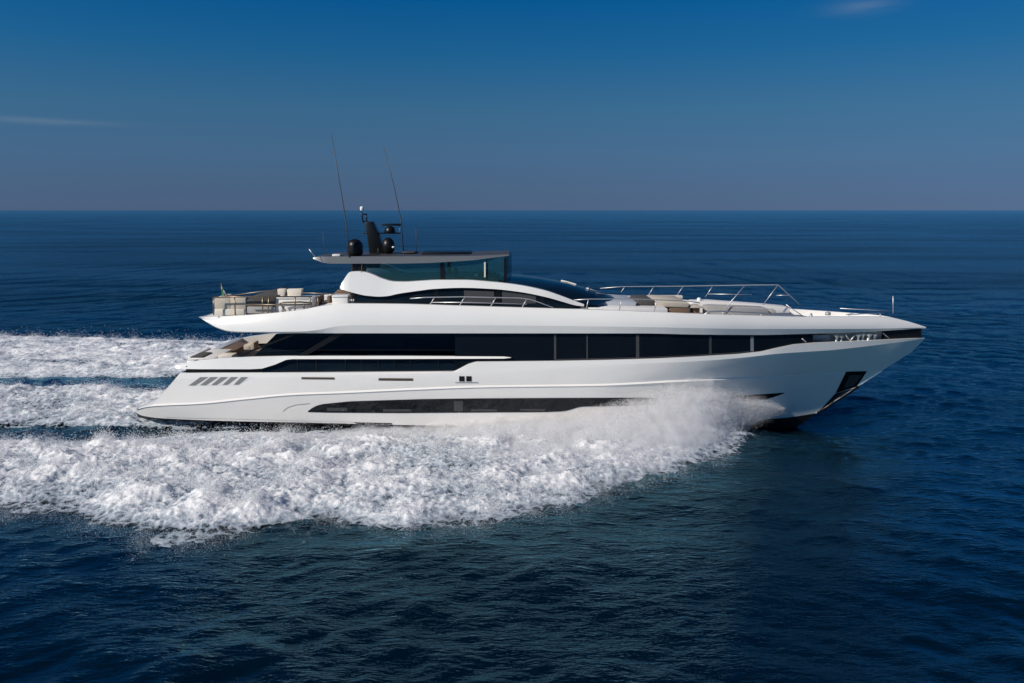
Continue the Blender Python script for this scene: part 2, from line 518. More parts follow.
def spaced(segs, far, grow=1.12):
    c = [segs[0][0]]
    for a, b, st in segs:
        k = max(1, int(round((b - a) / st))); c += list(np.linspace(a, b, k + 1)[1:])
    up = [c[-1]]; st = segs[-1][2]
    while up[-1] < far: st *= grow; up.append(up[-1] + st)
    dn = [c[0]]; st = segs[0][2]
    while dn[-1] > -far: st *= grow; dn.append(dn[-1] - st)
    return np.array(sorted(dn[1:]) + c + up[1:])
ax = spaced([(-30, -24, .16), (-24, 24, .085), (24, 34, .16)], 40000)
ay = spaced([(-27, -5.5, .07), (-5.5, 30, .16)], 40000)
GX, GY = np.meshgrid(ax, ay)
me = np_mesh('sea', np.stack([GX, GY, sea_z(GX, GY)], -1).reshape(-1, 3), grid_faces(len(ax), len(ay)))
rip = me.attributes.new('ripple', 'FLOAT', 'POINT')
rip.data.foreach_set('value', (0.20 + 0.26 * sstep(14, 40, np.hypot(GX * 0.7, np.maximum(np.abs(GY + 13) - 8, 0)))).reshape(-1).astype(np.float32))
sea = new_obj('sea', me, M['water'])
tag(sea, 'dark blue open sea with small ripples reaching the horizon', 'sea', kind='structure')

# ------------------------------------------------------------------ wake foam
edge_near = [at_z(x, y, 0.0) for x, y in ((-160, 505), (-60, 512), (0, 514), (70, 515), (110, 526), (150, 542), (200, 545), (255, 533), (310, 521), (355, 525),
             (400, 529), (480, 525), (560, 508), (640, 484), (700, 467), (735, 454), (765, 441), (790, 432))]
EO = [(p[0], -p[1]) for p in edge_near]
Y_NEAR_IN = -at_z(100, 439, 0)[1]; Y_WASH_N = -at_z(80, 428, 0)[1]; Y_WASH_F = at_z(80, 388, 0)[1]; Y_FAR_IN = at_z(80, 378, 0)[1]; Y_FAR_OUT = at_z(20, 339.5, 0)[1]
EI = [(-60, Y_NEAR_IN), (-16.0, Y_NEAR_IN), (-14.6, Y_NEAR_IN - .5), (-13.2, 3.5), (-11, 3.2), (-5, 3.2), (-1, 3.0), (30, 2.0)]

def foam_sheet(side, X0, X1, Y0, Y1, step, seed, name, label):
    ax = np.arange(X0, X1, step); ay = np.arange(Y0, Y1, step)
    X, S = np.meshgrid(ax, ay)              # S = distance from the centreline, outwards
    o = np.interp(X, [p[0] for p in EO], [p[1] for p in EO])
    if side > 0:
        o = np.interp(X, [-40, -25, -12, 0, 12], [Y_FAR_OUT + 2, Y_FAR_OUT, Y_FAR_OUT - 1.5, 9, 2])
    inn = np.interp(X, [p[0] for p in EI], [p[1] for p in EI]) if side < 0 else np.interp(X, [-60, -10, 0], [Y_FAR_IN, Y_FAR_IN, 3.0])
    wob = 0.62 * fbm(X * 0.45, S * 0.45, 6, seed, .58)
    d = np.minimum(o - S + wob, (S - inn) * 1.3 + 0.35 * wob)
    hmax = np.interp(X, [-60, -20, -8, 3, 7, 9], [0.34, 0.44, 0.46, 0.46, 0.34, 0.15])
    lump = 0.36 + 0.62 * fbm(X * 0.6, S * 0.8, 4, seed + 5, 0.5) + 0.25 * (billow(X * 1.3, S * 1.7, 3, seed + 3, 0.5) - 0.36)
    fine = billow(X * 3.0, S * 3.6, 4, seed + 9, 0.62)
    patch = fbm(X * 0.22, S * 0.42, 5, seed + 31, 0.6)
    streak = fbm(X * 0.13, S * 0.95 + 0.4 * patch, 5, seed + 47, 0.62)
    lump = 0.36 + (lump - 0.36) * (0.55 + 0.9 * sstep(-.25, .3, patch))
    hb_ = np.interp(X, [-12, -8, -2, 8], [3.4, 3.6, 3.6, 2.2])
    hull_low = np.where(X > -15, 0.12 + 0.88 * sstep(0.2, 2.6, S - hb_), 1.0)
    h = (sstep(0.3, 2.6, d) * hmax * np.clip(0.30 + 1.0 * lump, 0, 2) + sstep(0.2, 1.4, d) * 0.12 * fine) * hull_low - 0.10 * sstep(0.3, -0.6, d)
    z = sea_z(X, side * S) * 0.6 + h + 0.01
    cover = -0.22 + sstep(-1.7 if side < 0 else -2.2, 1.9, d) * 0.88 + 0.36 * (lump - 0.36) + 0.25 * (fine - 0.36) + 0.26 * np.minimum(patch, .12) + (0.42 if side > 0 else 0.26) * np.minimum(streak, .08)
    cover = cover - 0.9 * sstep(8.2, 11.2, X)
    cover = np.where(d < -2.2, -1, cover)
    V = np.stack([X, side * S, z], -1).reshape(-1, 3)
    F = grid_faces(len(ax), len(ay))
    keep = (d > -2.3).reshape(-1)[F].any(axis=1)
    F = F[keep]
    used = np.unique(F); remap = np.full(len(V), -1); remap[used] = np.arange(len(used))
    me = np_mesh(name, V[used], remap[F])
    at_ = me.attributes.new('cover', 'FLOAT', 'POINT')
    at_.data.foreach_set('value', cover.reshape(-1)[used].astype(np.float32))
    ob = new_obj(name, me, M['foam'])
    tag(ob, label, 'foam', kind='stuff')
    return V[used], cover.reshape(-1)[used]

near_pts, near_cov = foam_sheet(-1, -34, 11.5, 1.8, 17.5, 0.055, 21, 'wake_foam', 'broad bank of white churned foam along the near side of the yacht')
far_pts, far_cov = foam_sheet(1, -48, 11.5, 1.8, 26, 0.12, 57, 'wake_foam', 'white foam band trailing from the far side of the yacht')

def stern_wash():
    step = 0.07
    ax = np.arange(-40, -10.8, step); ay = np.arange(-6.4, 7.0, step)
    X, Y = np.meshgrid(ax, ay)
    wob = 0.6 * fbm(X * 0.5, Y * 0.8, 5, 91)
    half_n = Y_WASH_N + 0.0 * X; half_f = np.interp(X, [-40, -22, -13], [Y_WASH_F - .6, Y_WASH_F, 3.0])
    d = np.minimum(half_n + Y, half_f - Y) * 1.0 + wob * 0.6
    lump = 0.36 + 0.6 * fbm(X * 0.45, Y * 0.9, 4, 95, 0.5) + 0.3 * (billow(X * 1.1, Y * 1.8, 3, 96, 0.5) - 0.36); fine = billow(X * 2.0, Y * 3.2, 4, 99, 0.6)
    h = sstep(-0.1, 1.5, d) * (0.15 + 0.75 * lump) * np.interp(X, [-40, -14], [0.8, 0.75]) + 0.12 * sstep(0, .5, d) * fine
    cover = -0.20 + sstep(-2.3, 1.8, d) * 0.78 + 0.40 * np.minimum(fbm(X * 0.13, Y * 1.1, 5, 140, .62), .08) + 0.42 * (lump - 0.36) + 0.25 * (fine - 0.36)
    cover = np.where(d < -2.6, -1, cover)
    V = np.stack([X, Y, sea_z(X, Y) * 0.6 + h - 0.05 * sstep(.3, -.6, d) + 0.012], -1).reshape(-1, 3)
    me = np_mesh('stern_wash', V, grid_faces(len(ax), len(ay)))
    a = me.attributes.new('cover', 'FLOAT', 'POINT'); a.data.foreach_set('value', cover.reshape(-1).astype(np.float32))
    ob = new_obj('stern_wash', me, M['foam'])
    tag(ob, 'frothy white propeller wash streaming straight behind the stern', 'foam', kind='stuff')
    return V, cover.reshape(-1)
wash_pts, wash_cov = stern_wash()

# ------------------------------------------------------------------ yacht hull lines (px, py) and half breadths (px, b)
class Line:
    def __init__(self, pts, bs, lin=False):
        self.p = pts; self.b = bs; self.lin = lin
    def y(self, x):
        return np.interp(x, [p[0] for p in self.p], [p[1] for p in self.p]) if self.lin else mono(self.p, x)
    def pts(self, n, dy=0.0, db=0.0, side=-1, x0=None, x1=None):
        a = self.p[0][0] if x0 is None else x0; b = self.p[-1][0] if x1 is None else x1
        xs = np.linspace(a, b, n)
        ys = self.y(xs) + dy
        bb = np.maximum(mono(self.b, xs) + db, 0.0)
        r = []
        for x, y, q in zip(xs, ys, bb):
            p = at(x, y, -q); r.append((p[0], side * q, p[2]))
        return r

B_TOP = [(180, 3.3), (300, 3.55), (450, 3.6), (600, 3.55), (660, 3.38), (700, 3.1), (760, 2.4), (800, 1.9), (850, 1.24), (890, 0.66), (912, .3), (925, 0)]
H4 = Line([(180, 373), (320, 372.6), (454, 371.6), (468, 364.2), (476, 361.8), (510, 361.5), (560, 361), (610, 360), (660, 358.5), (700, 356.5), (740, 354),
           (762, 351.6), (778, 348), (795, 344.6), (815, 343), (860, 341), (925, 338)], B_TOP, True)
H3 = Line([(175, 379), (300, 376.4), (450, 372), (600, 365), (700, 361), (745, 357.4), (775, 354), (800, 352.2), (830, 350.2), (861, 347), (924.6, 338.8)],
          [(175, 3.33), (300, 3.58), (450, 3.63), (600, 3.57), (660, 3.40), (700, 3.12), (760, 2.43), (800, 1.88), (850, 1.2), (890, .62), (912, .28), (924.6, 0)])
H3b = Line([(169, 386), (300, 382), (450, 377.5), (600, 371.6), (700, 368), (800, 363.6), (860, 358.4), (911, 352.4)],
          [(169, 3.32), (300, 3.6), (450, 3.66), (600, 3.58), (660, 3.36), (700, 3.02), (760, 2.2), (800, 1.58), (850, 0.86), (890, .34), (911, 0)])
H2 = Line([(137, 408.6), (144, 406.6), (153, 405.4), (200, 403), (245, 398.5), (292, 394.2), (340, 392.3), (417, 388.8), (480, 386.5), (600, 384.8), (678, 381), (800, 376), (830, 374.2), (882, 371.5)],
          [(137, 3.2), (153, 3.30), (200, 3.45), (300, 3.58), (450, 3.6), (600, 3.46), (660, 3.12), (700, 2.7), (760, 1.8), (800, 1.15), (850, .42), (882, 0)])
H1 = Line([(136, 412.8), (142, 415.6), (165, 418.5), (320, 423), (480, 426), (640, 424), (720, 421.5), (787, 417.5), (817, 413)],
          [(136, 3.2), (200, 3.34), (300, 3.42), (450, 3.42), (600, 3.05), (660, 2.4), (700, 1.85), (760, .85), (800, .22), (817, 0)])
H0 = Line([(142, 424), (300, 430), (600, 436), (740, 436), (787, 431), (817, 413.3)], [(142, 0.4), (817, 0)])

NH = 340
yacht = bpy.data.objects.new('motor_yacht', None)
COL.objects.link(yacht)
tag(yacht, 'long white motor yacht with black glass bands speeding through the sea', 'yacht')

def both(*defs):
    return [[l.pts(NH, dy, db, s) for (l, dy, db) in defs] for s in (-1, 1)]

hb = MB()
for s in (-1, 1):
    h4 = H4.pts(NH, side=s); h3 = H3.pts(NH, side=s); h3b = H3b.pts(NH, side=s)
    h2a = H2.pts(NH, -1.0, 0.0, s, x0=153); h2 = H2.pts(NH, 0.9, 0.075, s); h2c = H2.pts(NH, 1.5, 0.03, s)
    # the step of the spray rail dies out towards the stem
    for i in range(NH):
        t = sstep(0.72, 0.9, np.array(i / (NH - 1)))
        h2[i] = tuple(np.array(h2[i]) * (1 - t) + np.array(h2a[i]) * t + (np.array([0, 0, -0.02]) * t))
        h2c[i] = tuple(np.array(h2c[i]) * (1 - t) + np.array(h2a[i]) * t + (np.array([0, 0, -0.03]) * t))
    h1 = H1.pts(NH, side=s)
    mid = [tuple(np.array(a) * 0.5 + np.array(b) * 0.5 + np.array([0, -s * 0.10 * sstep(0.55, 0.8, np.array(i / NH)), 0])) for i, (a, b) in enumerate(zip(h2c, h1))]
    mid[-1] = tuple(0.5 * (np.array(h2c[-1]) + np.array(h1[-1])))
    hb.loft([h4, h3]); hb.loft([h3, h3b, h2a], sharp=False); hb.loft([h2a, h2]); hb.loft([h2, h2c]); hb.loft([h2c, mid, h1], sharp=False)
    hin = [(p[0], p[1] - s * min(0.16, abs(p[1])), p[2]) for p in h4]
    hb.loft([h4, hin])
    low = [(p[0], p[1], p[2] - 0.5 * min(1, abs(p[1]) / 0.7)) for p in hin]
    hb.loft([hin, low])
# transom
n_t = []
for s in (-1, 1):
    n_t.append([l.pts(NH, side=s, x0=153 if l is H2 else None)[0] for l in (H4, H3b, H2)] + [H1.pts(NH, side=s)[0]])
hb.add(n_t[0] + n_t[1], [(0, 1, 5, 4), (1, 2, 6, 5)])
hb.loft([[H2.pts(NH, side=-1)[0], H2.pts(NH, side=1)[0]], [H1.pts(NH, side=-1)[0], H1.pts(NH, side=1)[0]]])
hull = hb.build('hull', M['white'], yacht)

def bvh_of(mb):
    return BVHTree.FromPolygons(mb.v, mb.f)
hull_bvh = bvh_of(hb)

ub = MB()
for s in (-1, 1):
    ub.loft([H1.pts(NH, side=s), H0.pts(NH, side=s)])
ub.loft([H0.pts(NH, side=-1), H0.pts(NH, side=1)])
ub.build('hull_bottom', M['antifoul'], yacht)

def on(bvh, px, py, off):
    """a point on a built surface under the given sight line, lifted off along its normal"""
    p = Vector(at(px, py, 0.0)); c = Vector(CAM); d = (p - c).normalized()
    loc, nor, i, dist = bvh.ray_cast(c, d)
    if loc is None:
        return tuple(p)
    if nor.dot(d) > 0: nor = -nor
    return tuple(loc + nor * off)

def decal(bvh, top, bot, name, mat, parent, n=40, rows=3, off=0.012, lin=True, label=None, mirror=False):
    """strip between two outlines, laid on a built surface"""
    f = (lambda P, x: np.interp(x, [p[0] for p in P], [p[1] for p in P])) if lin else mono
    u = np.linspace(0, 1, n)
    if n <= 3: u = np.linspace(0, 1, n)
    lines = []
    for r in range(rows):
        w = r / (rows - 1); ln = []
        for t in u:
            xt = top[0][0] + (top[-1][0] - top[0][0]) * t; xb = bot[0][0] + (bot[-1][0] - bot[0][0]) * t
            yt = float(f(top, xt)); yb = float(f(bot, xb))
            ln.append(on(bvh, xt * (1 - w) + xb * w, yt * (1 - w) + yb * w, off))
        lines.append(ln)
    m = MB(); m.loft(lines, sharp=False)
    # edges return into the surface
    o = m.build(name, mat, parent)
    if label: o['label'] = label
    if mirror:
        m2 = MB(); m2.loft([[(p[0], -p[1], p[2]) for p in l] for l in lines], sharp=False); m2.build(name, mat, parent)
    return o

# long low window strip in the topsides
decal(hull_bvh, [(308, 411), (314, 406.5), (322, 404), (350, 401.2), (420, 399), (480, 398.2), (560, 397.8), (680, 397.4), (740, 395.4), (784, 392.6)],
      [(308, 412), (330, 412.6), (400, 413), (550, 412), (565, 411.2), (581, 406.6), (676, 405.2), (740, 402), (768, 399), (784, 393.2)],
      'hull_window', M['glass'], hull, n=120, off=0.014, mirror=True)
for a, b, y0, y1 in ((327, 347, 407.5, 410.8), (383, 411, 409, 411.4), (454, 463, 401, 411), (471, 497, 409, 411.2), (520, 545, 408.6, 411)):
    decal(hull_bvh, [(a, y0), (b, y0)], [(a, y1), (b, y1)], 'porthole_blind', M['dark'], hull, n=6, off=0.022)
# stern ventilation louvres
vp = decal(hull_bvh, [(199.6, 376.6), (253, 376.6)], [(187, 385.8), (237.5, 385)], 'vent_recess', M['white_matt'], hull, n=12, off=0.008)
for k in range(5):
    x = 200.5 + k * 10.2
    decal(hull_bvh, [(x, 377.1), (x + 8.2 - k * .3, 377.1)], [(x - 11.6 + k * 1.0, 385.4 - k * .2), (x - 4.9 + k * 0.5, 385.4 - k * .2)], 'vent_louvre', M['slat'], hull, n=4, off=0.016)
# bronze slots, mooring hatch, anchor pocket
for a, b, y0, y1 in ((301.5, 334.5, 377.1, 379.2), (378.6, 413, 378.1, 380.4)):
    decal(hull_bvh, [(a, y0), (b, y0 + .3)], [(a, y1), (b, y1 + .3)], 'hull_slot', M['slot'], hull, n=8, rows=2, off=0.014)
for a in (459.2, 466.2):
    decal(hull_bvh, [(a, 376.2), (a + 5.4, 376.2)], [(a, 381.3), (a + 5.4, 381.3)], 'side_hatch', M['black'], hull, n=4, off=0.014)
decal(hull_bvh, [(455, 382), (478, 382)], [(455, 382.7), (478, 382.7)], 'hatch_sill', M['silver'], hull, n=6, rows=2, off=0.02)
decal(hull_bvh, [(283, 411), (288, 407), (296, 404.6), (310, 403.2)], [(283, 411.7), (288, 407.7), (296, 405.2), (310, 403.8)], 'panel_seam', M['silver'], hull, n=20, rows=2, off=0.008)
pk = decal(hull_bvh, [(846, 371.5), (867, 371)], [(835.5, 393), (856.5, 387)], 'anchor_pocket', M['black'], hull, n=10, rows=5, off=0.012)
decal(hull_bvh, [(849, 375), (862, 374.4)], [(843, 388), (854, 385)], 'anchor_plate', M['dark'], hull, n=8, rows=4, off=0.03)
decal(hull_bvh, [(835.2, 393.4), (856.2, 387.6)], [(818, 412.2), (820.5, 410.6)], 'stem_guard', M['black'], hull, n=8, rows=10, off=0.014)
m = MB(); m.tube([at(x, y, 0) for x, y in ((858.5, 386.6), (846, 394.6), (832, 403.6), (817, 413.2))], .07, 8); m.build('stem_guard', M['black'], hull)
# thin dark boot stripe aft
decal(hull_bvh, [(165, 417.2), (240, 419), (320, 421.2), (392, 423)], [(165, 420), (240, 421.8), (320, 423.4), (392, 424.3)], 'boot_stripe', M['antifoul'], hull, n=60, rows=2, off=0.016)

# swim platform
sp = MB()
pl = [(134.8, 411), (139, 407.9), (150, 405.7), (176, 404.6), (176, 408), (150, 413), (138, 412.4)]
a = [at(x, y, -3.16) for x, y in pl]
b = [(p[0], 3.16, p[2]) for p in a]
n = len(a)
sp.add(a + b, [tuple(range(n)), tuple(range(2*n-1, n-1, -1))] + [(i, i+n, (i+1) % n+n, (i+1) % n) for i in range(n)])
sp.build('swim_platform', M['white'], yacht, bevel=0.04)

# ------------------------------------------------------------------ main deck floor
md = MB()
xs0, xs1 = 182, 896
H4n = H4.pts(120, 0, -0.17, -1, xs0, xs1); H4f = [(p[0], -p[1], p[2]) for p in H4n]
zt = at(300, 372.6, -3.55)[2]
na = [(p[0], p[1], min(p[2] - 0.03, zt - 0.02 + max(0, p[0] - 9) * 0.12)) for p in H4n]
nb = [(p[0], -p[1], p[2]) for p in na]
md.loft([na, nb])
md.build('main_deck', M['teak'], yacht)

# ------------------------------------------------------------------ upper deck band
B_B1 = [(199, 2.9), (230, 3.35), (300, 3.66), (450, 3.75), (600, 3.68), (660, 3.5), (700, 3.22), (760, 2.5), (800, 1.95), (850, 1.22), (890, 0.6), (926, 0)]
def less(bs, d): return [(x, max(0, b - d * min(1, b / 0.5))) for x, b in bs]
U0 = Line([(199.5, 317.4), (207, 322.5), (217, 328), (229, 331.6), (245, 332.7), (300, 333.2), (450, 333.3), (640, 333.4), (700, 334.6), (760, 335), (800, 334), (850, 332.6), (926, 328.2)], less(B_B1, 0.10))
U1 = Line([(199.3, 317.2), (207, 322), (217, 327.3), (229, 330.8), (245, 331.8), (300, 331.6), (318, 330), (337, 326.4), (360, 325.2), (460, 325.3), (650, 327.2), (750, 329), (850, 329), (926, 327.6)], B_B1)
U2 = Line([(199, 317), (230, 316), (260, 314.2), (300, 310), (325, 305.5), (345, 303.6), (400, 304), (460, 305.8), (520, 307.6), (600, 310), (700, 314), (760, 315.8), (807, 316.8), (870, 316.8), (886, 317.2), (905, 320.6), (926, 327)], less(B_B1, 0.24))
NU = 300
def inner(line, side, depth=False):
    r = []
    px = np.linspace(199, 926, NU)
    for x, p in zip(px, line):
        dep = float(np.interp(x, [199, 330, 360, 583, 640, 830, 890, 926], [.04, .05, .10, .12, .42, .42, .05, 0.02]))
        w = min(0.2, abs(p[1]))
        r.append((p[0], p[1] - side * (w * (1.1 if depth else 1)), p[2] - (dep if depth else 0)))
    return r
um = MB()
sec = {}
for s in (-1, 1):
    u0 = U0.pts(NU, side=s); u1 = U1.pts(NU, side=s); u2 = U2.pts(NU, side=s)
    i1 = inner(u2, s); i2 = inner(u2, s, True)
    um.loft([u0, u1])
    skin = []
    for w in np.linspace(0, 1, 7):
        skin.append([tuple(np.array(a) * (1 - w) + np.array(b) * w + np.array([0, s * min(.06, abs(b[1]) * .1) * 4 * w * (1 - w), 0])) for a, b in zip(u1, u2)])
    um.loft(skin, sharp=False); um.loft([u2, i1]); um.loft([i1, i2])
    sec[s] = (u0, i2)
um.loft([sec[-1][0], sec[1][0]])
upper = um.build('upper_deck', M['white'], yacht)
upper_bvh = bvh_of(um)
dk = MB(); dk.loft([[(p[0], p[1], p[2] + 0.004) for p in sec[-1][1]], [(p[0], p[1], p[2] + 0.004) for p in sec[1][1]]])
dk.build('deck_floor', M['white_matt'], upper)

# ------------------------------------------------------------------ main deck glass
def wall(px0, px1, ytop, ybot, b_of, name, mat, n=60, parent=yacht, sides=(-1, 1), db=0.0):
    out = []
    for s in sides:
        xs = np.linspace(px0, px1, n); T = []; Bt = []
        for x in xs:
            bb = max(0.02, b_of(x) + db)
            p = at(x, ytop(x), -bb); T.append((p[0], s * bb, p[2]))
            q = at(x, ybot(x), -bb); Bt.append((q[0], s * bb, q[2]))
        m = MB(); m.loft([T, Bt])
        out.append(m.build(name, mat, parent))
    return out
bt = lambda x: float(mono(B_TOP, x))
bu = lambda x: float(mono(less(B_B1, 0.10), x))
bmin = lambda x: min(bt(x), bu(x)) - 0.10
y_u0 = lambda x: float(U0.y(x)) - 1.5
y_h4 = lambda x: float(H4.y(x)) + 1.5
# saloon glass forward of the side deck
glass_main = wall(455, 813, y_u0, y_h4, bmin, 'saloon_window', M['glass'], 90)
# saloon glass beside the side deck, set in
bin_ = lambda x: 2.75
for s in (-1, 1):
    P = [at(238, 372, -2.75), at(276, 334, -2.75), at(462, 330, -2.75), at(462, 372, -2.75)]
    m = MB(); q = [(p[0], s * 2.75, p[2]) for p in P]
    q2 = [(p[0], s * 2.70, p[2]) for p in P]
    m.add(q + q2, [(0, 1, 2, 3), (7, 6, 5, 4), (0, 4, 5, 1), (1, 5, 6, 2), (2, 6, 7, 3), (3, 7, 4, 0)])
    m.build('saloon_window', M['glass_blue'], yacht)
# aft bulkhead closing the saloon
m = MB(); p0 = at(300, 371, -2.7); p1 = at(300, 331, -2.7)
m.box(p0[0], p0[0] + 0.08, -2.69, 2.69, p0[2], p1[2]); m.build('saloon_door', M['glass_blue'], yacht)
m = MB(); p0 = at(470, 371, -2.7)
m.box(p0[0], p0[0] + 0.08, -3.2, 3.2, p0[2], p1[2]); m.build('side_deck_bulkhead', M['black'], yacht)
# dark bulwark panel under the white cap rail
for s in (-1, 1):
    T = []; Bt = []
    for x in np.linspace(262, 474, 60):
        yt = 357.5
        p = at(x, yt, -3.42); T.append((p[0], s * 3.42, p[2])); q = at(x, 373.5, -3.42); Bt.append((q[0], s * 3.42, q[2]))
    m = MB(); m.loft([T, Bt]); bp = m.build('bulwark_glass', M['glass_blue'], yacht)
    if s < 0:
        for x in (297, 316, 345, 361, 378, 394, 410, 438):
            m = MB(); m.pbox(x, x + 0.8, 359, 372.5, -3.435, -3.425); m.build('glass_joint', M['black'], bp)
# struts across the side deck opening
for s in (-1, 1):
    for poly, mt, nm in (([(235, 356.5), (240, 356.5), (299, 333.4), (294, 333.4)], M['black'], 'raked_pillar'),
                         ([(296, 356.5), (305, 356.5), (345, 333.4), (335, 333.4)], M['black'], 'raked_pillar'),
                         ([(485.5, 357), (488.5, 357), (518, 334.5), (514.5, 334.5)], M['silver'], 'raked_pillar')):
        bb = 3.45
        a = [at(x, y, -bb) for x, y in poly]
        m = MB(); q = [(p[0], s * bb, p[2]) for p in a]; q2 = [(p[0], s * (bb - 0.1), p[2]) for p in a]
        m.add(q + q2, [(0, 1, 2, 3), (7, 6, 5, 4), (0, 4, 5, 1), (1, 5, 6, 2), (2, 6, 7, 3), (3, 7, 4, 0)])
        m.build(nm, mt, yacht)
# window posts
for x, w, mt in ((554, 2.2, 'dark'), (586.5, 1.2, 'dark'), (636, 3.2, 'dark'), (709, 2.6, 'dark'), (750.5, 3.2, 'silver')):
    bb = bmin(x)
    m = MB()
    y0, y1 = y_u0(x) + 3, y_h4(x) - 3
    m.loft([[at(x, y0, -bmin(x) - .012), at(x + w, y0, -bmin(x + w) - .012)], [at(x, y1, -bmin(x) - .012), at(x + w, y1, -bmin(x + w) - .012)]])
    m.build('window_post', M[mt], glass_main[0])
m = MB()
m.loft([[at(x, y_h4(x) - dy, -bmin(x) - .012) for x in np.linspace(556, 752, 30)] for dy in (3.4, 2.7)])
m.build('window_sill', M['dark'], glass_main[0])

# aft wing bulwark with long cap rail
for s in (-1, 1):
    top = [(175, 366.5), (184, 363.4), (200, 360.2), (222, 358), (250, 356.8), (286, 356), (400, 356), (505, 356.6), (511, 357.4)]
    bot = [(175, 368), (184, 369), (200, 369.2), (222, 369.2), (250, 369.2), (262, 368.6), (275, 364.6), (286, 359.8), (292, 359.1), (400, 359), (505, 358.6), (511, 357.8)]
    xs = np.unique(np.concatenate([np.linspace(175, 300, 60), np.linspace(300, 511, 30)]))
    To = []; Bo = []; Ti = []; Bi = []
    for x in xs:
        bb = float(mono([(175, 3.2), (220, 3.45), (300, 3.58), (511, 3.62)], x))
        yt = float(np.interp(x, [p[0] for p in top], [p[1] for p in top])); yb = float(np.interp(x, [p[0] for p in bot], [p[1] for p in bot]))
        p = at(x, yt, -bb + .06); q = at(x, yb, -bb)
        To.append((p[0], s * (bb - .06), p[2])); Bo.append((q[0], s * bb, q[2]))
        Ti.append((p[0], s * (bb - .24), p[2] - .01)); Bi.append((q[0], s * (bb - .24), q[2]))
    m = MB(); m.loft([To, Bo, Bi, Ti], closed=True, caps=True)
    m.build('bulwark_wing', M['white'], yacht)
# dark recess under the wing
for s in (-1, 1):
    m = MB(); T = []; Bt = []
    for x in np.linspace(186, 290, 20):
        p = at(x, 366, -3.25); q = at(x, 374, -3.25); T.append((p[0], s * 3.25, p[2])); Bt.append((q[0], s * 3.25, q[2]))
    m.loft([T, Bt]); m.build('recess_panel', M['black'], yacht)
# aft crossing bulwark between the wings
m = MB(); p = at(186, 371, -3.2); q = at(196, 361, -3.2)
m.box(p[0], p[0] + 0.35, -3.1, 3.1, p[2], q[2]); m.build('aft_bulwark', M['white'], yacht, bevel=0.05)

# ------------------------------------------------------------------ bow opening
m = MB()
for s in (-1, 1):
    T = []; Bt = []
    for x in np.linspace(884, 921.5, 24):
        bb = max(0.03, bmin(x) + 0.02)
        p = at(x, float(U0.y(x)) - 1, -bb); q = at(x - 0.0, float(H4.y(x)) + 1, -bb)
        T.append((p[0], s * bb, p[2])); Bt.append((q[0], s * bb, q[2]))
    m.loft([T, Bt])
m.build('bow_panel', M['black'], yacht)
m = MB(); p = at(815, 343, -0.3); q = at(884, 329, -0.3)
m.box(p[0], q[0], -0.12, 0.12, p[2] - .1, q[2]); m.build('bow_locker', M['white_matt'], yacht)
m = MB()
p = at(806, 343, -1.2); q = at(832, 335, -1.2)
m.box(p[0], q[0], -1.0, 0.6, p[2] - 0.05, q[2] - .02); m.build('mooring_winch_box', M['silver'], yacht, bevel=0.04)
for px, r, h in ((836, .11, 8.2), (841, .08, 7), (857.5, .12, 7.8), (862.5, .09, 8.6), (868, .13, 7.6), (874, .10, 7.2)):
    bb = max(.2, bt(px) - 0.35)
    p = at(px, float(H4.y(px)) + 0.6, -bb); z1 = at(px, float(H4.y(px)) - h, -bb)[2] - p[2]
    m = MB(); m.lathe(p, [(r * 1.4, 0), (r * 1.4, .03), (r * .7, .05), (r * .6, z1 * .6), (r * 1.2, z1 * .72), (r * 1.25, z1 * .9), (r * .7, z1)], 12)
    m.build('mooring_bollard', M['steel'], yacht)
for pts in ([(802, 338.5), (806, 342)], [(845, 334), (850, 341)], [(850, 341), (856, 334)], [(883, 333), (889, 338.5)]):
    m = MB(); m.tube([at(x, y, -max(.1, bmin(x))) for x, y in pts], 0.03); m.build('bow_strut', M['steel'], yacht)

# ------------------------------------------------------------------ upper house: arch, side glass, windscreen
AT = [(340, 286.5), (343, 281), (350.5, 271.8), (358, 271.4), (365.5, 272.2), (373, 274.6), (381.6, 278.4), (394.5, 281.6), (405, 281.8), (416, 281.2), (440, 280), (463, 280), (493, 282), (518.6, 285), (544, 290.2), (561.6, 296), (575, 301), (584, 304.2)]
AB = [(340, 288.6), (343, 289.8), (354, 293), (366, 295.6), (379.5, 296.6), (388, 296), (397, 294), (420, 290.6), (433, 289), (463, 287.8), (493, 289), (520, 292), (548, 297.6), (562, 301.6), (577, 305.6), (584, 306.4)]
b_arch = [(340, 2.85), (450, 2.9), (540, 2.9), (584, 2.75)]
AX = np.unique(np.concatenate([np.linspace(340, 400, 50), np.linspace(400, 584, 70)]))
for s in (-1, 1):
    L = [[], [], [], []]
    for x in AX:
        bb = float(mono(b_arch, x))
        p = at(x, float(mono(AT, x)), -bb + .14); q = at(x, float(mono(AB, x)), -bb)
        L[0].append((p[0], s * (bb - .14), p[2])); L[1].append((q[0], s * bb, q[2]))
        L[2].append((q[0], s * (bb - .3), q[2])); L[3].append((p[0], s * (bb - .44), p[2]))
    m = MB(); m.loft(L, closed=True, caps=True)
    m.build('arch_fairing', M['white'], yacht)
